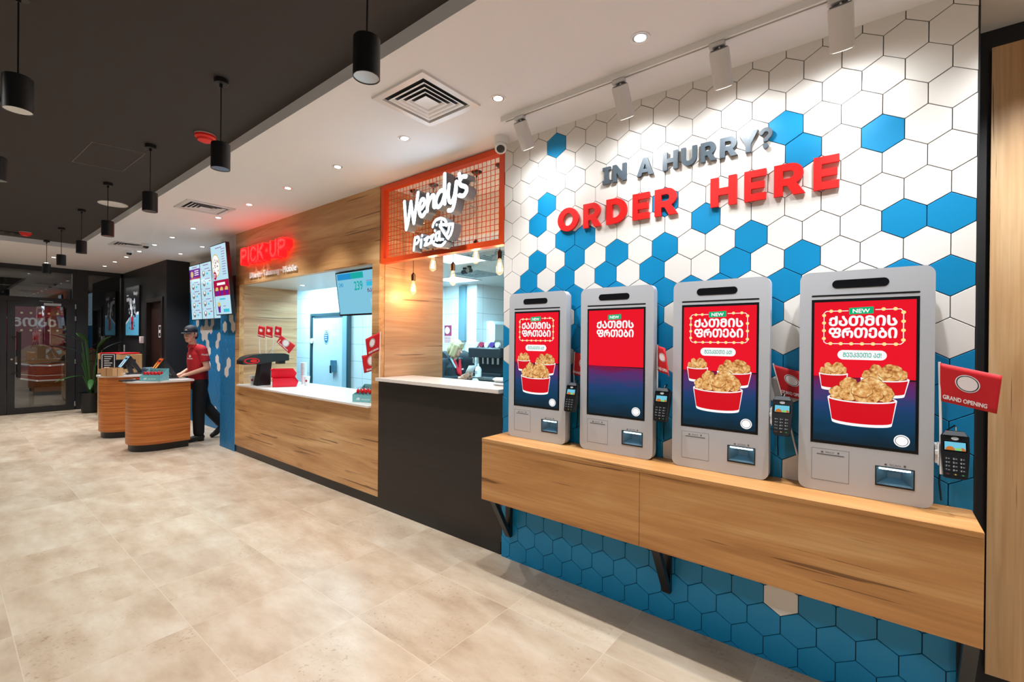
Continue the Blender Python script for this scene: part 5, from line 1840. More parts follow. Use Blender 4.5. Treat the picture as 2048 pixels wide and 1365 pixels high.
# ------------------------------------------------------------------ kitchen behind the openings
LP = mat('led_panel_cool', (230, 248, 255), 0.4, emit=3.0, ecol=(214, 244, 255))
KZ = 2.65
for i, (x, y, lab) in enumerate(((-4.30, 4.20, 'bright square ceiling light panel just behind the filament bulbs'), (-5.75, 5.65, 'bright square ceiling light panel deeper in the kitchen'), (-8.6, 4.0, 'bright ceiling light panel behind the pickup soffit'), (-6.1, 4.1, 'bright ceiling light panel between the two openings'))):
    t = thing('light_panel', lab, 'ceiling light', (x, y, KZ), 0, 'square kitchen light panels')
    m = MB()
    m.prism([rect(-0.31, -0.31, 0.31, 0.31), list(reversed(rect(-0.285, -0.285, 0.285, 0.285)))], -0.012, 0, ID)
    m.build('frame', WPLAST, t)
    MB().box((-0.285, -0.285, -0.006), (0.285, 0.285, -0.002)).build('diffuser', LP, t)
    lamp('kitchen_panel_light', 'AREA', (x, y, KZ - 0.02), 54, CYAN, (x, y, 0), shape='SQUARE', size=0.56)
lamp('kitchen_lamp', 'AREA', (-8.2, 3.85, KZ - 0.02), 34, CYAN, (-8.2, 3.85, 0), shape='SQUARE', size=0.56)
lamp('kitchen_lamp', 'AREA', (-2.6, 5.2, KZ - 0.02), 55, CYAN, (-2.6, 5.2, 0), shape='SQUARE', size=0.56)
for x, y, lab in ((-3.72, 4.28, 'square air vent in the kitchen ceiling by the tiled wall edge'), (-5.0, 5.35, 'square air vent in the kitchen ceiling between the light panels')):
    t = thing('kitchen_vent', lab, 'air vent', (x, y, KZ), 0, 'kitchen ceiling vents')
    m = MB()
    for q in (0.28, 0.21, 0.14, 0.07):
        m.prism([rect(-q, -q, q, q), list(reversed(rect(-q + .03, -q + .03, q - .03, q - .03)))], -0.012, 0, ID)
    m.build('louvre', mat('kitchen_vent_grey', (170, 190, 200), 0.5), t)
    MB().box((-0.27, -0.27, -0.003), (0.27, 0.27, 0)).build('opening', mat('kitchen_vent_dark', (70, 84, 92), 0.7), t)
for x, y, lab in ((-4.72, 4.80, 'small black camera under the kitchen ceiling'), (-4.55, 4.72, 'small bronze sprinkler under the kitchen ceiling')):
    t = thing('ceiling_camera', lab, 'camera' if 'camera' in lab else 'sprinkler', (x, y, KZ))
    MB().cyl((0, 0, -0.03), (0, 0, 0), 0.03).build('base', BLACKM if 'black' in lab else BRASS, t)
    MB().cyl((0, 0.03, -0.06), (0.03, -0.07, -0.075), 0.03).build('body', BLACKM if 'black' in lab else BRASS, t)
# small light in the pickup soffit
dup(DL, (-6.2, 3.14, 2.33), 'recessed downlight in the soffit over the pickup counter')
lamp('soffit_beam', 'SPOT', (-6.2, 3.14, 2.31), 12, (0.85, 0.95, 1), (-6.2, 3.14, 0), spot_size=1.9, spot_blend=0.8, shadow_soft_size=0.03)

# cold room door seen through the pickup opening
WD = mat('cold_door_white', (206, 222, 228), 0.35)
t = thing('cold_room_door', 'pale kitchen door with a round blue notice seen through the pickup opening', 'door', (-8.05, 4.65, 0))
x0, x1, zt = -0.68, 0.63, 2.08
m = MB()
m.box((x0 - 0.02, -0.06, 0), (x0 + 0.035, -0.001, zt)).box((x1 - 0.035, -0.06, 0), (x1 + 0.02, -0.001, zt)).box((x0 + .035, -0.06, zt - 0.05), (x1 - .035, -0.001, zt))
m.build('frame', mat('cold_door_frame_teal', (50, 72, 78), 0.4), t)
MB().box((x0 + 0.08, -0.05, 0), (x1 - 0.20, -0.002, zt - 0.10)).build('leaf', WD, t, 0.004)
MB().box((x1 - 0.195, -0.045, 0), (x1 - 0.04, -0.002, zt - 0.06)).box((x0 + .037, -0.03, 0), (x0 + .078, -0.002, zt - .06)).build('jamb_lining', mat('cold_door_lining', (150, 186, 200), 0.35), t)
m = MB()
W = WALL(-0.0505)
m.flat(ell(-0.11, 1.62, 0.095, 0.135, 32), 0.0004, W, 0)
m.prism([ell(-0.11, 1.62, 0.085, 0.12, 30), list(reversed(ell(-0.11, 1.62, 0.078, 0.11, 30)))], 0.0005, 0.0009, W, 1)
for z, a, b in ((1.69, -.16, -.08), (1.65, -.16, -.07), (1.61, -.16, -.09), (1.57, -.15, -.08)):
    m.flat(rect(a, z, b, z + 0.016), 0.0012, W, 1)
m.flat(rect(0.06, 1.45, 0.33, 1.94), 0.0004, W, 2)
for k in range(9):
    m.flat(rect(0.09, 1.88 - 0.021 * k, 0.29, 1.884 - 0.021 * k), 0.0008, W, 3)
    m.flat(rect(0.09, 1.64 - 0.021 * k, 0.29, 1.644 - 0.021 * k), 0.0008, W, 3)
m.build('notice', [mat('notice_blue', (34, 96, 128), 0.5), FW, mat('notice_paper', (220, 234, 240), 0.6), mat('notice_line', (130, 160, 174), 0.6)], t, recalc=False)
m = MB()
m.box((0.12, -0.10, 0.98), (0.26, -0.0505, 1.20)).build('handle', mat('door_handle_grey_blue', (70, 112, 132), 0.4), t, 0.006)
MB().box((0.11, -0.105, 0.96), (0.15, -0.085, 1.10)).build('lever', BLACKM, t)
MB().cyl((x0 + 0.06, -0.05, 1.55), (x0 + 0.06, -0.075, 1.55), 0.05).build('push_button', WPLAST, t)

# drinks station, counter and shelves seen through the pizza opening
DKB = mat('equipment_dark_blue_black', (26, 34, 40), 0.4)
t = thing('prep_counter', 'steel worktop on a dark cabinet under the drink taps', 'counter', (-4.25, 5.75, 0))
MB().box((-0.9, -0.35, 0.06), (0.9, 0.35, 0.97)).build('cabinet', mat('cabinet_teal_grey', (58, 84, 92), 0.5), t)
MB().box((-0.93, -0.38, 0.972), (0.93, 0.38, 1.01)).build('worktop', STEEL, t, 0.003)
t = thing('drink_dispenser', 'black drink dispenser with a row of round brand caps', 'drink dispenser', (-4.92, 5.72, 1.0105))
MB().box((-0.40, -0.16, 0.0), (0.26, 0.20, 0.05)).box((-0.36, 0.0, 0.05), (0.22, 0.2, 0.30)).build('base', DKB, t, 0.005)
MB().box((-0.42, -0.20, 0.30), (0.28, 0.22, 0.46)).build('tap_housing', DKB, t, 0.02, 3)
for k in range(6):
    MB().cyl((-0.33 + 0.105 * k, -0.15, 0.20), (-0.33 + 0.105 * k, -0.15, 0.30), 0.018, n=12).build('tap', CHROME, t)
for k, c in enumerate(((236, 230, 230), (180, 50, 90), (240, 240, 240), (90, 60, 150), (226, 240, 244))):
    MB().cyl((-0.28 + 0.115 * k, -0.12, 0.51), (-0.28 + 0.115 * k, -0.16, 0.51), 0.045, n=20).build('cap', mat(f'tap_cap_{"abcde"[k]}', c, 0.4), t)
for dx, dy, lab in ((-0.05, -0.34, 'white squeeze bottle beside the drink dispenser'), (0.44, -0.1, 'white carton bottle at the end of the drink dispenser')):
    t = thing('sauce_bottle', lab, 'bottle', (-4.92 + dx, 5.72 + dy, 1.0105))
    MB().lathe([(0.05, 0), (0.052, 0.12), (0.03, 0.16), (0.014, 0.17), (0.01, 0.21), (0.0, 0.21)], n=18).build('bottle', CUP, t)
    MB().box((-0.02, -0.055, 0.05), (0.02, -0.0515, 0.10)).build('label', GREYL, t)
o = MB().box((-0.09, -0.06, 0), (0.09, 0.06, 0.17)).build('steel_container', STEEL, None, 0.006)
o.location = (-4.22, 5.62, 1.0105)
tag(o, 'square steel container on the worktop by the shelf rack', 'container')
t = thing('shelf_rack', 'stainless steel shelf rack at the edge of the tiled wall', 'rack', (-3.25, 4.7, 0))
for x in (-0.32, 0.45):
    MB().box((x - 0.02, -0.02, 0), (x + 0.02, 0.02, 1.42)).build('post', STEEL, t)
for z in (1.40, 1.12):
    MB().box((-0.30, -0.02, z), (0.43, 0.30, z + 0.03)).build('shelf', STEEL, t)
o = MB().box((-0.14, -0.05, 0), (0.14, 0.05, 0.06)).build('black_tray', DKB, None, 0.01)
o.location = (-3.12, 4.83, 1.4305)
tag(o, 'black tray on top of the steel shelf rack', 'tray')
for k in range(2):
    t = MB().lathe([(0.0, 0.0), (0.075, 0.0), (0.09, 0.013), (0.075, 0.026), (0.0, 0.03)], n=20, sx=1.2, sy=0.8).build('towel_bundle', mat('towel_white', (226, 236, 238), 0.8))
    t.location = (-2.36, 2.86, 1.2375 + 0.031 * k)
    tag(t, ('lower white paper bundle on the pizza counter end', 'upper white paper bundle on the pizza counter end')[k], 'paper bundle', 'white paper bundles on the pizza counter')
t = thing('towel_dispenser', 'white paper towel dispenser on the kitchen side wall', 'dispenser', (-5.879, 6.75, 1.40))
m = MB()
m.prism([[(0, 0.12), (0.16, 0.12), (0.22, 0.2), (0.22, 0.5), (0.16, 0.56), (0, 0.56)]], -0.17, 0.17, Matrix(((1, 0, 0, 0), (0, 0, 1, 0), (0, 1, 0, 0), (0, 0, 0, 1))))
m.build('housing', mat('dispenser_white', (216, 228, 232), 0.35), t, 0.01)
MB().box((0.02, -0.12, 0.04), (0.16, 0.12, 0.118)).build('towel_slot', GREYL, t)
t = thing('wall_conduit', 'grey vertical conduit on the kitchen tiles', 'conduit', (-6.22, 6.30, 0))
MB().box((-0.07, -0.06, 1.58), (0.09, -0.001, 2.62)).build('duct', mat('conduit_grey', (96, 128, 140), 0.5), t)
MB().tube([(0.04, -0.03, 1.58), (0.05, -0.03, 1.4), (0.06, -0.03, 1.0)], 0.012).build('pipe', GREYL, t)
t = thing('wall_notice', 'small crimson and white notice on the kitchen tiles', 'notice', (-6.66, 6.30, 1.52))
m = MB()
m.flat(rect(-0.12, 0, 0.12, 0.36), 0.002, WALL(), 0)
m.flat(rect(-0.12, 0.15, 0.12, 0.36), 0.0024, WALL(), 1)
m.flat(ell(0.0, 0.26, 0.07, 0.07, 18), 0.0028, WALL(), 0)
for k in range(5):
    m.flat(rect(-0.10, 0.02 + 0.025 * k, 0.10, 0.032 + 0.025 * k), 0.0024, WALL(), 1)
m.build('sheet', [FW, mat('notice_crimson', (150, 30, 80), 0.5)], t, recalc=False)
t = thing('coffee_machine', 'dark rounded machine behind the blonde staff member', 'machine', (-5.95, 5.75, 0))
MB().box((-0.40, -0.30, 0.0), (0.28, 0.35, 0.98)).build('cabinet', DKB, t, 0.01)
m = MB()
m.prism([arcs(0, 0, 0.30, 0.42, 0, 180, 16) + [(-0.30, 0), (0.30, 0)]], -0.3, 0.3, Matrix(((1, 0, 0, 0), (0, 0, 1, 0), (0, 1, 0, 0.981), (0, 0, 0, 1))))
m.build('hood', DKB, t)
MB().box((-0.28, -0.306, 1.2), (-0.05, -0.301, 1.36)).build('panel', mat('panel_olive', (110, 120, 90), 0.5), t)
for z in (0.80, 0.95):
    MB().box((-0.2, -0.36, z), (0.25, -0.301, z + 0.03)).build('ledge', STEEL, t)

# ------------------------------------------------------------------ people


def body_mesh(name, parts, m, parent=None, voxel=0.007, smooth=6, angle=180):
    """one continuous surface from tapered limbs and ellipsoids"""
    mb = MB()
    for p in parts:
        if p[0] == 'c':
            _, a, ra, b, rb = p
            mb.cyl(a, b, ra, rb, 18)
            mb.sphere(a, ra, 16, 10)
            mb.sphere(b, rb, 16, 10)
        elif p[0] == 'k':                      # flat ended
            _, a, ra, b, rb = p
            mb.cyl(a, b, ra, rb, 22)
        elif p[0] == 'e':
            mb.sphere(p[1], p[2], 20, 14, 0, None if len(p) < 4 else Matrix.Translation(p[1]) @ p[3] @ Matrix.Translation(-Vector(p[1])))
        elif p[0] == 'l':                      # stacked elliptic sections: (z, cx, cy, rx, ry)
            secs = p[1]
            n = 26
            vs = [(cx + rx * math.cos(2 * PI * i / n), cy + ry * math.sin(2 * PI * i / n), z) for z, cx, cy, rx, ry in secs for i in range(n)]
            fs = [(k * n + i, k * n + (i + 1) % n, (k + 1) * n + (i + 1) % n, (k + 1) * n + i) for k in range(len(secs) - 1) for i in range(n)]
            fs += [tuple(range(n - 1, -1, -1)), tuple((len(secs) - 1) * n + i for i in range(n))]
            mb.add(vs, fs)
    o = mb.build(name, m)
    r = o.modifiers.new('skin', 'REMESH')
    r.mode = 'VOXEL'
    r.voxel_size = voxel
    r.use_smooth_shade = True
    sm = o.modifiers.new('smooth', 'SMOOTH')
    sm.factor = 0.5
    sm.iterations = smooth
    dg = bpy.context.evaluated_depsgraph_get()
    dg.update()
    me = bpy.data.meshes.new_from_object(o.evaluated_get(dg))
    me.name = name
    bpy.data.objects.remove(o)
    o = bpy.data.objects.new(name, me)
    C.objects.link(o)
    if not me.materials:
        me.materials.append(m)
    if parent is not None:
        o.parent = parent
    return o


def hand(p, d, palm_n, side, s=1.0, curl=0.5):
    """palm, four unequal bent fingers and a thumb; p wrist, d pointing along the hand"""
    d = Vector(d).normalized()
    n = Vector(palm_n)
    n = (n - d * n.dot(d)).normalized()
    w_ = d.cross(n) * side
    p = Vector(p)
    out = [('c', p, 0.026 * s, p + d * 0.03 * s, 0.027 * s)]
    for k in range(4):
        q = p + d * 0.02 * s + w_ * (0.027 - 0.018 * k) * s
        q2 = p + d * 0.085 * s + w_ * (0.030 - 0.020 * k) * s
        out.append(('c', q, 0.014 * s, q2, 0.0115 * s))
        ln = (0.036, 0.042, 0.039, 0.030)[k] * s
        k1 = q2 + (d * math.cos(curl * .6) + n * math.sin(curl * .6)) * ln
        k2 = k1 + (d * math.cos(curl * 1.4) + n * math.sin(curl * 1.4)) * ln * 0.72
        out += [('c', q2, 0.0098 * s, k1, 0.0088 * s), ('c', k1, 0.0088 * s, k2, 0.0078 * s)]
    b = p + d * 0.025 * s + w_ * 0.026 * s
    b1 = b + (d * 0.7 + w_ * 0.65 + n * 0.25).normalized() * 0.038 * s
    b2 = b1 + (d * 0.9 + w_ * 0.25 + n * 0.35).normalized() * 0.030 * s
    out += [('c', b, 0.013 * s, b1, 0.0105 * s), ('c', b1, 0.0105 * s, b2, 0.0085 * s)]
    return out


def head_parts(c, fwd, s=1.0, chin=0.0):
    c = Vector(c)
    f = Vector(fwd).normalized()
    l = Vector((0, 0, 1)).cross(f).normalized()
    u = f.cross(l)
    R_ = Matrix((l, f, u)).transposed().to_4x4()
    P = lambda x, y, z: c + (l * x + f * y + u * z) * s
    out = [('e', P(0, -0.012, 0.028), (0.074 * s, 0.094 * s, 0.088 * s), R_), ('e', P(0, 0.022, -0.012), (0.067 * s, 0.070 * s, 0.088 * s), R_),
           ('e', P(0, 0.044, -0.070), (0.047 * s, 0.042 * s, 0.038 * s), R_), ('c', P(0.039, 0.01, -0.062), 0.028 * s, P(0.015, 0.06, -0.082), 0.022 * s), ('c', P(-0.039, 0.01, -0.062), 0.028 * s, P(-0.015, 0.06, -0.082), 0.022 * s),
           ('c', P(0, 0.086, 0.012), 0.008 * s, P(0, 0.107, -0.026), 0.0125 * s), ('e', P(0.013, 0.094, -0.028), (0.008 * s,) * 3), ('e', P(-0.013, 0.094, -0.028), (0.008 * s,) * 3),
           ('c', P(0.045, 0.066, 0.024), 0.012 * s, P(0.012, 0.085, 0.021), 0.010 * s), ('c', P(-0.045, 0.066, 0.024), 0.012 * s, P(-0.012, 0.085, 0.021), 0.010 * s),
           ('c', P(0.018, 0.080, -0.056), 0.0085 * s, P(-0.018, 0.080, -0.056), 0.0085 * s),
           ('e', P(0.074, -0.01, -0.004), (0.010 * s, 0.020 * s, 0.032 * s), R_), ('e', P(-0.074, -0.01, -0.004), (0.010 * s, 0.020 * s, 0.032 * s), R_)]
    return out, P, R_


SKIN = mat('skin', (214, 160, 134), 0.5, spec=0.4)
SKIN2 = mat('skin_pale', (222, 178, 160), 0.5, spec=0.4)
HAIRD = mat('dark_brown_hair', (40, 28, 24), 0.6)
SHIRT = mat('red_polo', (176, 12, 26), 0.75)
PANTS = mat('black_trousers', (14, 14, 16), 0.8)
SHOE = mat('black_shoe', (12, 12, 13), 0.5)
CAPM = mat('navy_black_cap', (24, 32, 42), 0.7)
EYEW = mat('eye_white', (222, 218, 212), 0.3)
EYED = mat('eye_dark', (40, 30, 26), 0.25)
LIP = mat('lip', (176, 104, 94), 0.5)

g = thing('person', 'man in a red polo and dark cap leaning at the teak service pod', 'person', (-8.30, 2.50, 0), 0.0)
hd_, P, R_ = head_parts((0.0, -0.05, 1.642), (0.62, -0.77, -0.13), 1.08)
LA = [(0.185, 0.045, 1.415), (0.262, 0.095, 1.13), (0.115, -0.135, 1.032)]
RA = [(-0.185, 0.045, 1.415), (-0.255, 0.07, 1.13), (-0.085, -0.15, 1.032)]
LL = [(0.085, 0.06, 0.90), (0.105, 0.03, 0.50), (0.125, 0.03, 0.10)]
RL = [(-0.085, 0.07, 0.90), (-0.055, 0.17, 0.52), (-0.015, 0.40, 0.20)]
bp = list(hd_)
bp += [('c', (0, -0.005, 1.46), 0.054, (0, -0.05, 1.60), 0.052), ('c', (0.0, 0.03, 1.43), 0.07, (0.12, 0.045, 1.415), 0.055), ('c', (0.0, 0.03, 1.43), 0.07, (-0.12, 0.045, 1.415), 0.055),
       ('l', [(0.86, 0, .06, .155, .105), (0.95, 0, .06, .16, .105), (1.08, 0, .05, .145, .098), (1.22, 0, .045, .165, .108), (1.35, 0, .045, .175, .105), (1.43, 0, .04, .12, .075)])]
for A_ in (LA, RA):
    bp += [('c', A_[0], 0.052, A_[1], 0.041), ('c', A_[1], 0.041, A_[2], 0.026)]
for A_ in (LL, RL):
    bp += [('c', A_[0], 0.085, A_[1], 0.056), ('c', A_[1], 0.056, A_[2], 0.040)]
bp += [('c', (0.125, 0.05, 0.06), 0.036, (0.13, -0.11, 0.04), 0.03), ('c', (-0.015, 0.41, 0.17), 0.036, (-0.02, 0.30, 0.05), 0.03)]
bp += hand(LA[2], (-0.38, -0.55, -0.16), (0, 0.1, -1), 1) + hand(RA[2], (0.30, -0.60, -0.14), (0, 0.1, -1), -1)
body_mesh('body', bp, SKIN, g)
sh = [('l', [(0.885, 0, .06, .178, .125), (0.95, 0, .06, .178, .124), (1.08, 0, .052, .172, .128), (1.22, 0, .045, .192, .138), (1.34, 0, .045, .198, .13), (1.42, 0, .04, .15, .095), (1.465, 0, .03, .085, .075)]),
      ('c', (0.10, 0.045, 1.415), 0.078, (0.185, 0.045, 1.405), 0.070), ('c', (-0.10, 0.045, 1.415), 0.078, (-0.185, 0.045, 1.405), 0.070),
      ('k', LA[0], 0.070, Vector(LA[0]).lerp(Vector(LA[1]), 0.66), 0.064), ('k', RA[0], 0.070, Vector(RA[0]).lerp(Vector(RA[1]), 0.66), 0.064)]
body_mesh('polo_shirt', sh, SHIRT, g, 0.007, 3)
MB().lathe([(0.060, 0.0), (0.064, 0.026), (0.069, 0.024), (0.078, -0.02)], (0, -0.015, 1.462), 24, 0, None, 1.0, 1.0).build('collar', SHIRT, g)
tr = [('l', [(0.80, 0, .065, .165, .115), (0.92, 0, .06, .170, .118)])]
for A_, w0, w1 in ((LL, 0.108, 0.074), (RL, 0.108, 0.074)):
    tr += [('c', A_[0], w0, A_[1], 0.084), ('c', A_[1], 0.084, Vector(A_[1]).lerp(Vector(A_[2]), 0.9), w1)]
body_mesh('trousers', tr, PANTS, g, 0.008, 3)
for ps in ([('c', (0.125, 0.06, 0.062), 0.050, (0.13, -0.10, 0.042), 0.042), ('c', (0.13, -0.06, 0.045), 0.044, (0.132, -0.15, 0.035), 0.034), ('k', (0.125, 0.06, 0.03), 0.04, (0.125, 0.06, 0.0), 0.042)],
           [('c', (-0.015, 0.42, 0.175), 0.050, (-0.02, 0.31, 0.065), 0.042), ('c', (-0.02, 0.32, 0.07), 0.042, (-0.02, 0.26, 0.034), 0.034)]):
    body_mesh('shoe', ps, SHOE, g, 0.006, 3)
# cap, hair, face
mc = Matrix.Translation(P(0, 0, 0)) @ R_
m = MB()
m.lathe([(0.0875, 0.045), (0.0865, 0.07), (0.076, 0.105), (0.05, 0.132), (0.02, 0.142), (0.0, 0.143)], n=28, M=mc @ Matrix.Diagonal((0.92, 1.16, 1, 1)) @ Matrix.Translation((0, -0.010, 0)))
cp = m.build('cap', CAPM, g, recalc=False)
md = cp.modifiers.new('solid', 'SOLIDIFY')
md.thickness = 0.003
m = MB()
pts = [(0.078 * math.sin(a), 0.064 + 0.082 * math.cos(a)) for a in [(-1.45 + 2.9 * i / 18) for i in range(19)]]
vs = [(x, y, 0.056 - 0.35 * abs(x) ** 1.2 - 0.22 * max(0, y - 0.08)) for x, y in pts] + [(x, y, 0.050 - 0.35 * abs(x) ** 1.2 - 0.22 * max(0, y - 0.08)) for x, y in pts]
m.add(vs, [tuple(range(19)), tuple(range(37, 18, -1))] + [(i, i + 1, 20 + i, 19 + i) for i in range(18)], 0, mc)
m.build('peak', CAPM, cp, recalc=False)
m = MB()
m.add([(0.018 * math.cos(q), 0.092 - 0.003 * abs(math.sin(q)), 0.078 + 0.016 * math.sin(q)) for q in [2 * PI * i / 18 for i in range(18)]], [tuple(range(18))], 0, mc)
m.build('badge', FW, cp, recalc=False)
body_mesh('hair', [('e', P(0, -0.035, 0.012), (0.076, 0.078, 0.078), R_), ('e', P(0, -0.05, -0.03), (0.066, 0.058, 0.06), R_), ('e', P(0.068, 0.015, 0.018), (0.006, 0.012, 0.026), R_), ('e', P(-0.068, 0.015, 0.018), (0.006, 0.012, 0.026), R_)], HAIRD, g, 0.006, 2)
for sx in (-1, 1):
    e = MB().sphere(P(0.031 * sx, 0.079, 0.002), (0.012, 0.010, 0.0075), 12, 8).build('eye', EYEW, g)
    MB().sphere(P(0.031 * sx, 0.0885, 0.001), 0.0048, 10, 6).build('iris', EYED, e)
    MB().tube([P(0.052 * sx, 0.076, 0.019), P(0.034 * sx, 0.091, 0.023), P(0.014 * sx, 0.094, 0.019)], 0.0042, 6).build('eyebrow', HAIRD, g)
MB().tube([P(0.021, 0.0835, -0.056), P(0.008, 0.0905, -0.0555), P(-0.008, 0.0905, -0.0555), P(-0.021, 0.0835, -0.056)], 0.0042, 6).build('mouth', LIP, g)
# printed lettering on sleeve and chest
m = MB()
ml = Matrix.Translation((0.287, 0.06, 1.315)) @ Matrix.Rotation(math.radians(82), 4, 'Z') @ Matrix.Rotation(math.radians(14), 4, 'X') @ WALL()
text_in(m, "Wendy's", -0.055, 0.0, 0.05, 0.04, 0.0, ml, 0, fat=0.03)
m.build('sleeve_print', FW, g)
m = MB()
ml = Matrix.Translation((0.10, -0.087, 1.29)) @ Matrix.Rotation(math.radians(30), 4, 'Z') @ WALL()
text_in(m, "Wendy's", -0.045, -0.03, 0.045, -0.005, 0.0, ml, 0, fat=0.03)
m.flat(ell(0.0, 0.02, 0.018, 0.02, 18), 0.0, ml)
m.build('chest_print', FW, g)

# staff member in the kitchen
lady = thing('person', 'blonde woman in a dark jacket and red scarf reading papers in the kitchen', 'person', (-4.86, 4.72, 0), 1.5)
hd_, P, R_ = head_parts((0.0, -0.07, 1.475), (0.35, -0.85, -0.38), 0.94)
LA = [(0.165, 0.03, 1.27), (0.225, 0.0, 1.02), (0.10, -0.26, 1.06)]
RA = [(-0.165, 0.03, 1.27), (-0.225, 0.0, 1.02), (-0.06, -0.25, 1.06)]
bp = list(hd_)
bp += [('c', (0, 0.0, 1.31), 0.048, (0, -0.05, 1.43), 0.046), ('c', (0, .02, 1.28), .06, (.1, .03, 1.27), .05), ('c', (0, .02, 1.28), .06, (-.1, .03, 1.27), .05),
       ('l', [(0.80, 0, .04, .165, .12), (0.95, 0, .03, .15, .105), (1.12, 0, .02, .155, .115), (1.24, 0, .02, .15, .10), (1.31, 0, .02, .09, .06)])]
for A_ in (LA, RA):
    bp += [('c', A_[0], 0.048, A_[1], 0.038), ('c', A_[1], 0.038, A_[2], 0.025)]
for sx in (-1, 1):
    bp += [('c', (0.085 * sx, 0.04, 0.82), 0.09, (0.09 * sx, 0.03, 0.45), 0.055), ('c', (0.09 * sx, 0.03, 0.45), 0.055, (0.09 * sx, 0.05, 0.06), 0.04), ('c', (0.09 * sx, 0.03, 0.04), 0.036, (0.09 * sx, -0.12, 0.032), 0.028)]
bp += hand(LA[2], (-0.2, -0.6, 0.3), (-0.6, 0.2, 0.4), 1, 0.9, 0.7) + hand(RA[2], (0.25, -0.6, 0.3), (0.6, 0.2, 0.4), -1, 0.9, 0.7)
body_mesh('body', bp, SKIN2, lady)
JKT = mat('dark_teal_jacket', (16, 34, 44), 0.75)
jk = [('l', [(0.72, 0, .04, .195, .15), (0.90, 0, .035, .178, .13), (1.05, 0, .025, .17, .128), (1.20, 0, .02, .172, .12), (1.29, 0, .025, .12, .082), (1.33, 0, .025, .075, .06)]),
      ('c', (.08, .03, 1.265), .07, (.165, .03, 1.255), .066), ('c', (-.08, .03, 1.265), .07, (-.165, .03, 1.255), .066)]
for A_ in (LA, RA):
    jk += [('c', A_[0], 0.064, A_[1], 0.053), ('k', A_[1], 0.052, Vector(A_[1]).lerp(Vector(A_[2]), 0.86), 0.040)]
body_mesh('jacket', jk, JKT, lady, 0.008, 3)
body_mesh('trousers', [('l', [(0.74, 0, .04, .17, .125), (0.84, 0, .04, .175, .13)])] + [q for sx in (-1, 1) for q in (('c', (0.085 * sx, 0.04, 0.80), 0.098, (0.09 * sx, 0.03, 0.45), 0.07), ('c', (0.09 * sx, 0.03, 0.45), 0.07, (0.09 * sx, 0.05, 0.1), 0.06))], PANTS, lady, 0.009, 3)
for sx in (-1, 1):
    body_mesh('shoe', [('c', (0.09 * sx, 0.05, 0.05), 0.046, (0.09 * sx, -0.13, 0.036), 0.036)], SHOE, lady, 0.008, 2)
body_mesh('scarf', [('c', (0.05, -0.085, 1.30), 0.020, (0.03, -0.118, 1.10), 0.028), ('c', (-0.05, -0.085, 1.30), 0.018, (0.0, -0.118, 1.12), 0.024)], mat('red_scarf', (196, 24, 44), 0.7), lady, 0.006, 2)
body_mesh('collar', [('c', (0.075, -0.04, 1.325), 0.018, (0.045, -0.105, 1.20), 0.016), ('c', (-0.075, -0.04, 1.325), 0.018, (-0.045, -0.105, 1.20), 0.016)], mat('pale_blue_collar', (150, 190, 206), 0.7), lady, 0.006, 2)
HB = mat('ash_blonde_hair', (176, 164, 128), 0.55)
hp = [('e', P(0, -0.025, 0.045), (0.088, 0.104, 0.088), R_), ('e', P(0, -0.06, -0.03), (0.092, 0.075, 0.11), R_)]
for k in range(9):
    a = math.radians(-35 - 250 * k / 8)
    hp.append(('c', P(0.072 * math.cos(a + PI / 2 + 2.0), -0.02 + 0.08 * math.sin(a + PI / 2 + 2.0), 0.05), 0.03, P(0.086 * math.cos(a + PI / 2 + 2.0), -0.03 + 0.09 * math.sin(a + PI / 2 + 2.0), -0.115), 0.026))
hp = hp[:2] + [q for q in hp[2:] if (Vector(q[3]) - P(0, 0, -0.115)).dot((P(0, 1, 0) - P(0, 0, 0))) < 0.045]
for k in range(5):
    x_ = -0.05 + 0.025 * k
    hp.append(('c', P(x_, 0.06, 0.095), 0.016, P(x_, 0.094 - abs(x_) * 0.4, 0.035), 0.010))
body_mesh('hair', hp, HB, lady, 0.006, 2)
for sx in (-1, 1):
    e = MB().sphere(P(0.031 * sx, 0.079, 0.002), (0.0115, 0.0095, 0.006), 12, 8).build('eye', EYEW, lady)
    MB().sphere(P(0.031 * sx, 0.0885, -0.001), 0.0045, 10, 6).build('iris', EYED, e)
MB().tube([P(0.019, 0.0835, -0.056), P(0.0, 0.0915, -0.0555), P(-0.019, 0.0835, -0.056)], 0.0042, 6).build('mouth', LIP, lady)
ml = Matrix.Translation((0.085, -0.108, 1.17)) @ Matrix.Rotation(0.35, 4, 'Z') @ WALL()
MB().prism([rect(-0.03, -0.01, 0.03, 0.012)], 0.0, 0.004, ml).build('name_tag', FW, lady)
RL_ = Matrix.Translation((-4.86, 4.72, 0)) @ Matrix.Rotation(1.5, 4, 'Z')
o = MB().add([(-0.07, 0, -0.10), (0.07, 0, -0.10), (0.075, 0.02, 0.10), (-0.065, 0.02, 0.10)], [(0, 1, 2, 3)]).build('paper_sheet', CUP, recalc=False)
o.matrix_world = RL_ @ Matrix.Translation((0.02, -0.345, 1.145)) @ Matrix.Rotation(math.radians(38), 4, 'X')
md = o.modifiers.new('solid', 'SOLIDIFY')
md.thickness = 0.004
tag(o, 'white papers held up in the hands of the blonde woman', 'paper')
m = MB()
n = 18
rows = [(0.0, 0.095, 0.05), (0.08, 0.11, 0.065), (0.20, 0.10, 0.06), (0.28, 0.07, 0.035), (0.33, 0.03, 0.014)]
rnd = random.Random(9)
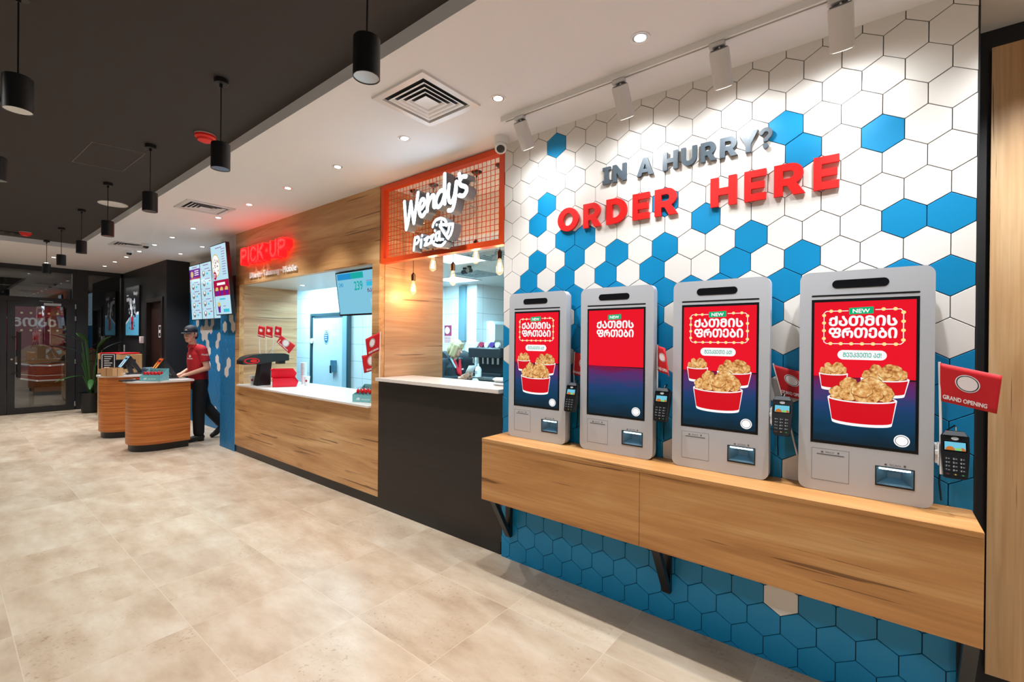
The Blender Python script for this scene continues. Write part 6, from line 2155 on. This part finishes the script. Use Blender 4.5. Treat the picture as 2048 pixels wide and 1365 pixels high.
m.add([(rx * math.cos(2 * PI * i / n) * rnd.uniform(.9, 1.1), ry * math.sin(2 * PI * i / n) * rnd.uniform(.85, 1.15), z) for z, rx, ry in rows for i in range(n)],
      [(k * n + i, k * n + (i + 1) % n, (k + 1) * n + (i + 1) % n, (k + 1) * n + i) for k in range(4) for i in range(n)] + [tuple(range(n - 1, -1, -1)), tuple(4 * n + i for i in range(n))])
t = thing('carrier_bag', 'white crumpled carrier bag hanging below the woman\'s hands', 'bag', RL_ @ Vector((0.10, -0.36, 0.72)), 1.0)
m.build('bag', CUP, t)
m = MB()
m.flat(blob(-0.02, 0.15, 0.045, 0.05, 4), 0.068, WALL())
m.build('print', mat('bag_print', (200, 30, 70), 0.6), t, recalc=False)

# ------------------------------------------------------------------ outside the glass: passage, ceiling, stand-in board for the door film
oc = MB()
oc.box((-26, -8, 3.25), (-13.8, 9, 3.35))
struct(oc.build('ceiling_outside', mat('mall_ceiling_brown', (70, 60, 50), 0.7)), 'brown ceiling of the passage outside')
ow = MB()
ow.box((-22.1, -8, 0), (-22, 9, 3.25)).box((-22, 5.0, 0), (-13.8, 5.1, 3.25)).box((-13.8, 3.2, 0), (-13.7, 5.0, 3.25)).box((-22, -8.1, 0), (-13.8, -8, 3.25))
struct(ow.build('wall_outside', mat('mall_wall_dark', (44, 44, 46), 0.5)), 'dark walls of the passage outside')
lamp('passage_lamp', 'AREA', (-17.5, 0.5, 3.2), 40, (1, 0.95, 0.88), (-17.5, 0.5, 0), shape='RECTANGLE', size=1.2, size_y=3.0)
FILM = [mat('film_red', (150, 40, 50), 0.5, emit=0.16), mat('film_white', (226, 216, 210), 0.5, emit=0.25), mat('film_crust', (176, 130, 92), 0.6, emit=0.18), mat('film_dark', (96, 20, 26), 0.5, emit=0.08), mat('film_bulb', (230, 214, 160), 0.5, emit=0.3)]
t = thing('film_stand_in', 'red chicken bucket board outside the entrance, standing in for the film on its door', 'poster', (-14.6, 1.30, 0), 0)  # board stands in for the door's film; its print glows as if backlit
m = MB()
W = XWALL(0)
m.flat(rect(-0.48, 1.28, 0.52, 2.24), 0.012, W, 0)
text_in(m, geo_caps('ქათმის'), 0.40, 1.80, -0.60, 2.0, 0.014, W, 1, fat=0.035)
for k in range(7):
    m.flat(ell(-0.42 + 0.14 * k, 2.1, 0.022, 0.022, 12), 0.014, W, 4)
    m.flat(ell(-0.42 + 0.14 * k, 1.72, 0.022, 0.022, 12), 0.014, W, 4)
m.flat([(-0.20, 0.98), (0.52, 0.98), (0.52, 0.62), (0.0, 0.60), (-0.14, 0.66)], 0.014, W, 0)
m.flat(blob(0.16, 1.18, 0.36, 0.22, 8, 40, .12), 0.013, W, 2)
m.flat(blob(-0.05, 1.08, 0.2, 0.18, 5, 30, .12), 0.0135, W, 2)
m.stroke([(-0.22, 1.0), (0.0, 0.95), (0.3, 0.93), (0.52, 0.95)], 0.018, 0.0135, 0.015, W, 1)
m.stroke([(-0.14, 0.66), (0.1, 0.60), (0.52, 0.60)], 0.016, 0.0135, 0.015, W, 1)
m.stroke([(-0.17, 0.76), (0.1, 0.71), (0.52, 0.71)], 0.006, 0.0142, 0.015, W, 1)
m.build('print', FILM, t, recalc=False)
MB().box((0.0, -0.49, 0.45), (0.011, 0.53, 2.25)).build('board', mat('board_translucent_grey', (70, 66, 66), 0.5), t)
MB().box((-0.15, -0.30, 0), (0.15, 0.34, 0.05)).box((-0.02, -0.02, 0.05), (0.0, 0.06, 0.45)).build('foot', BLACKM, t)
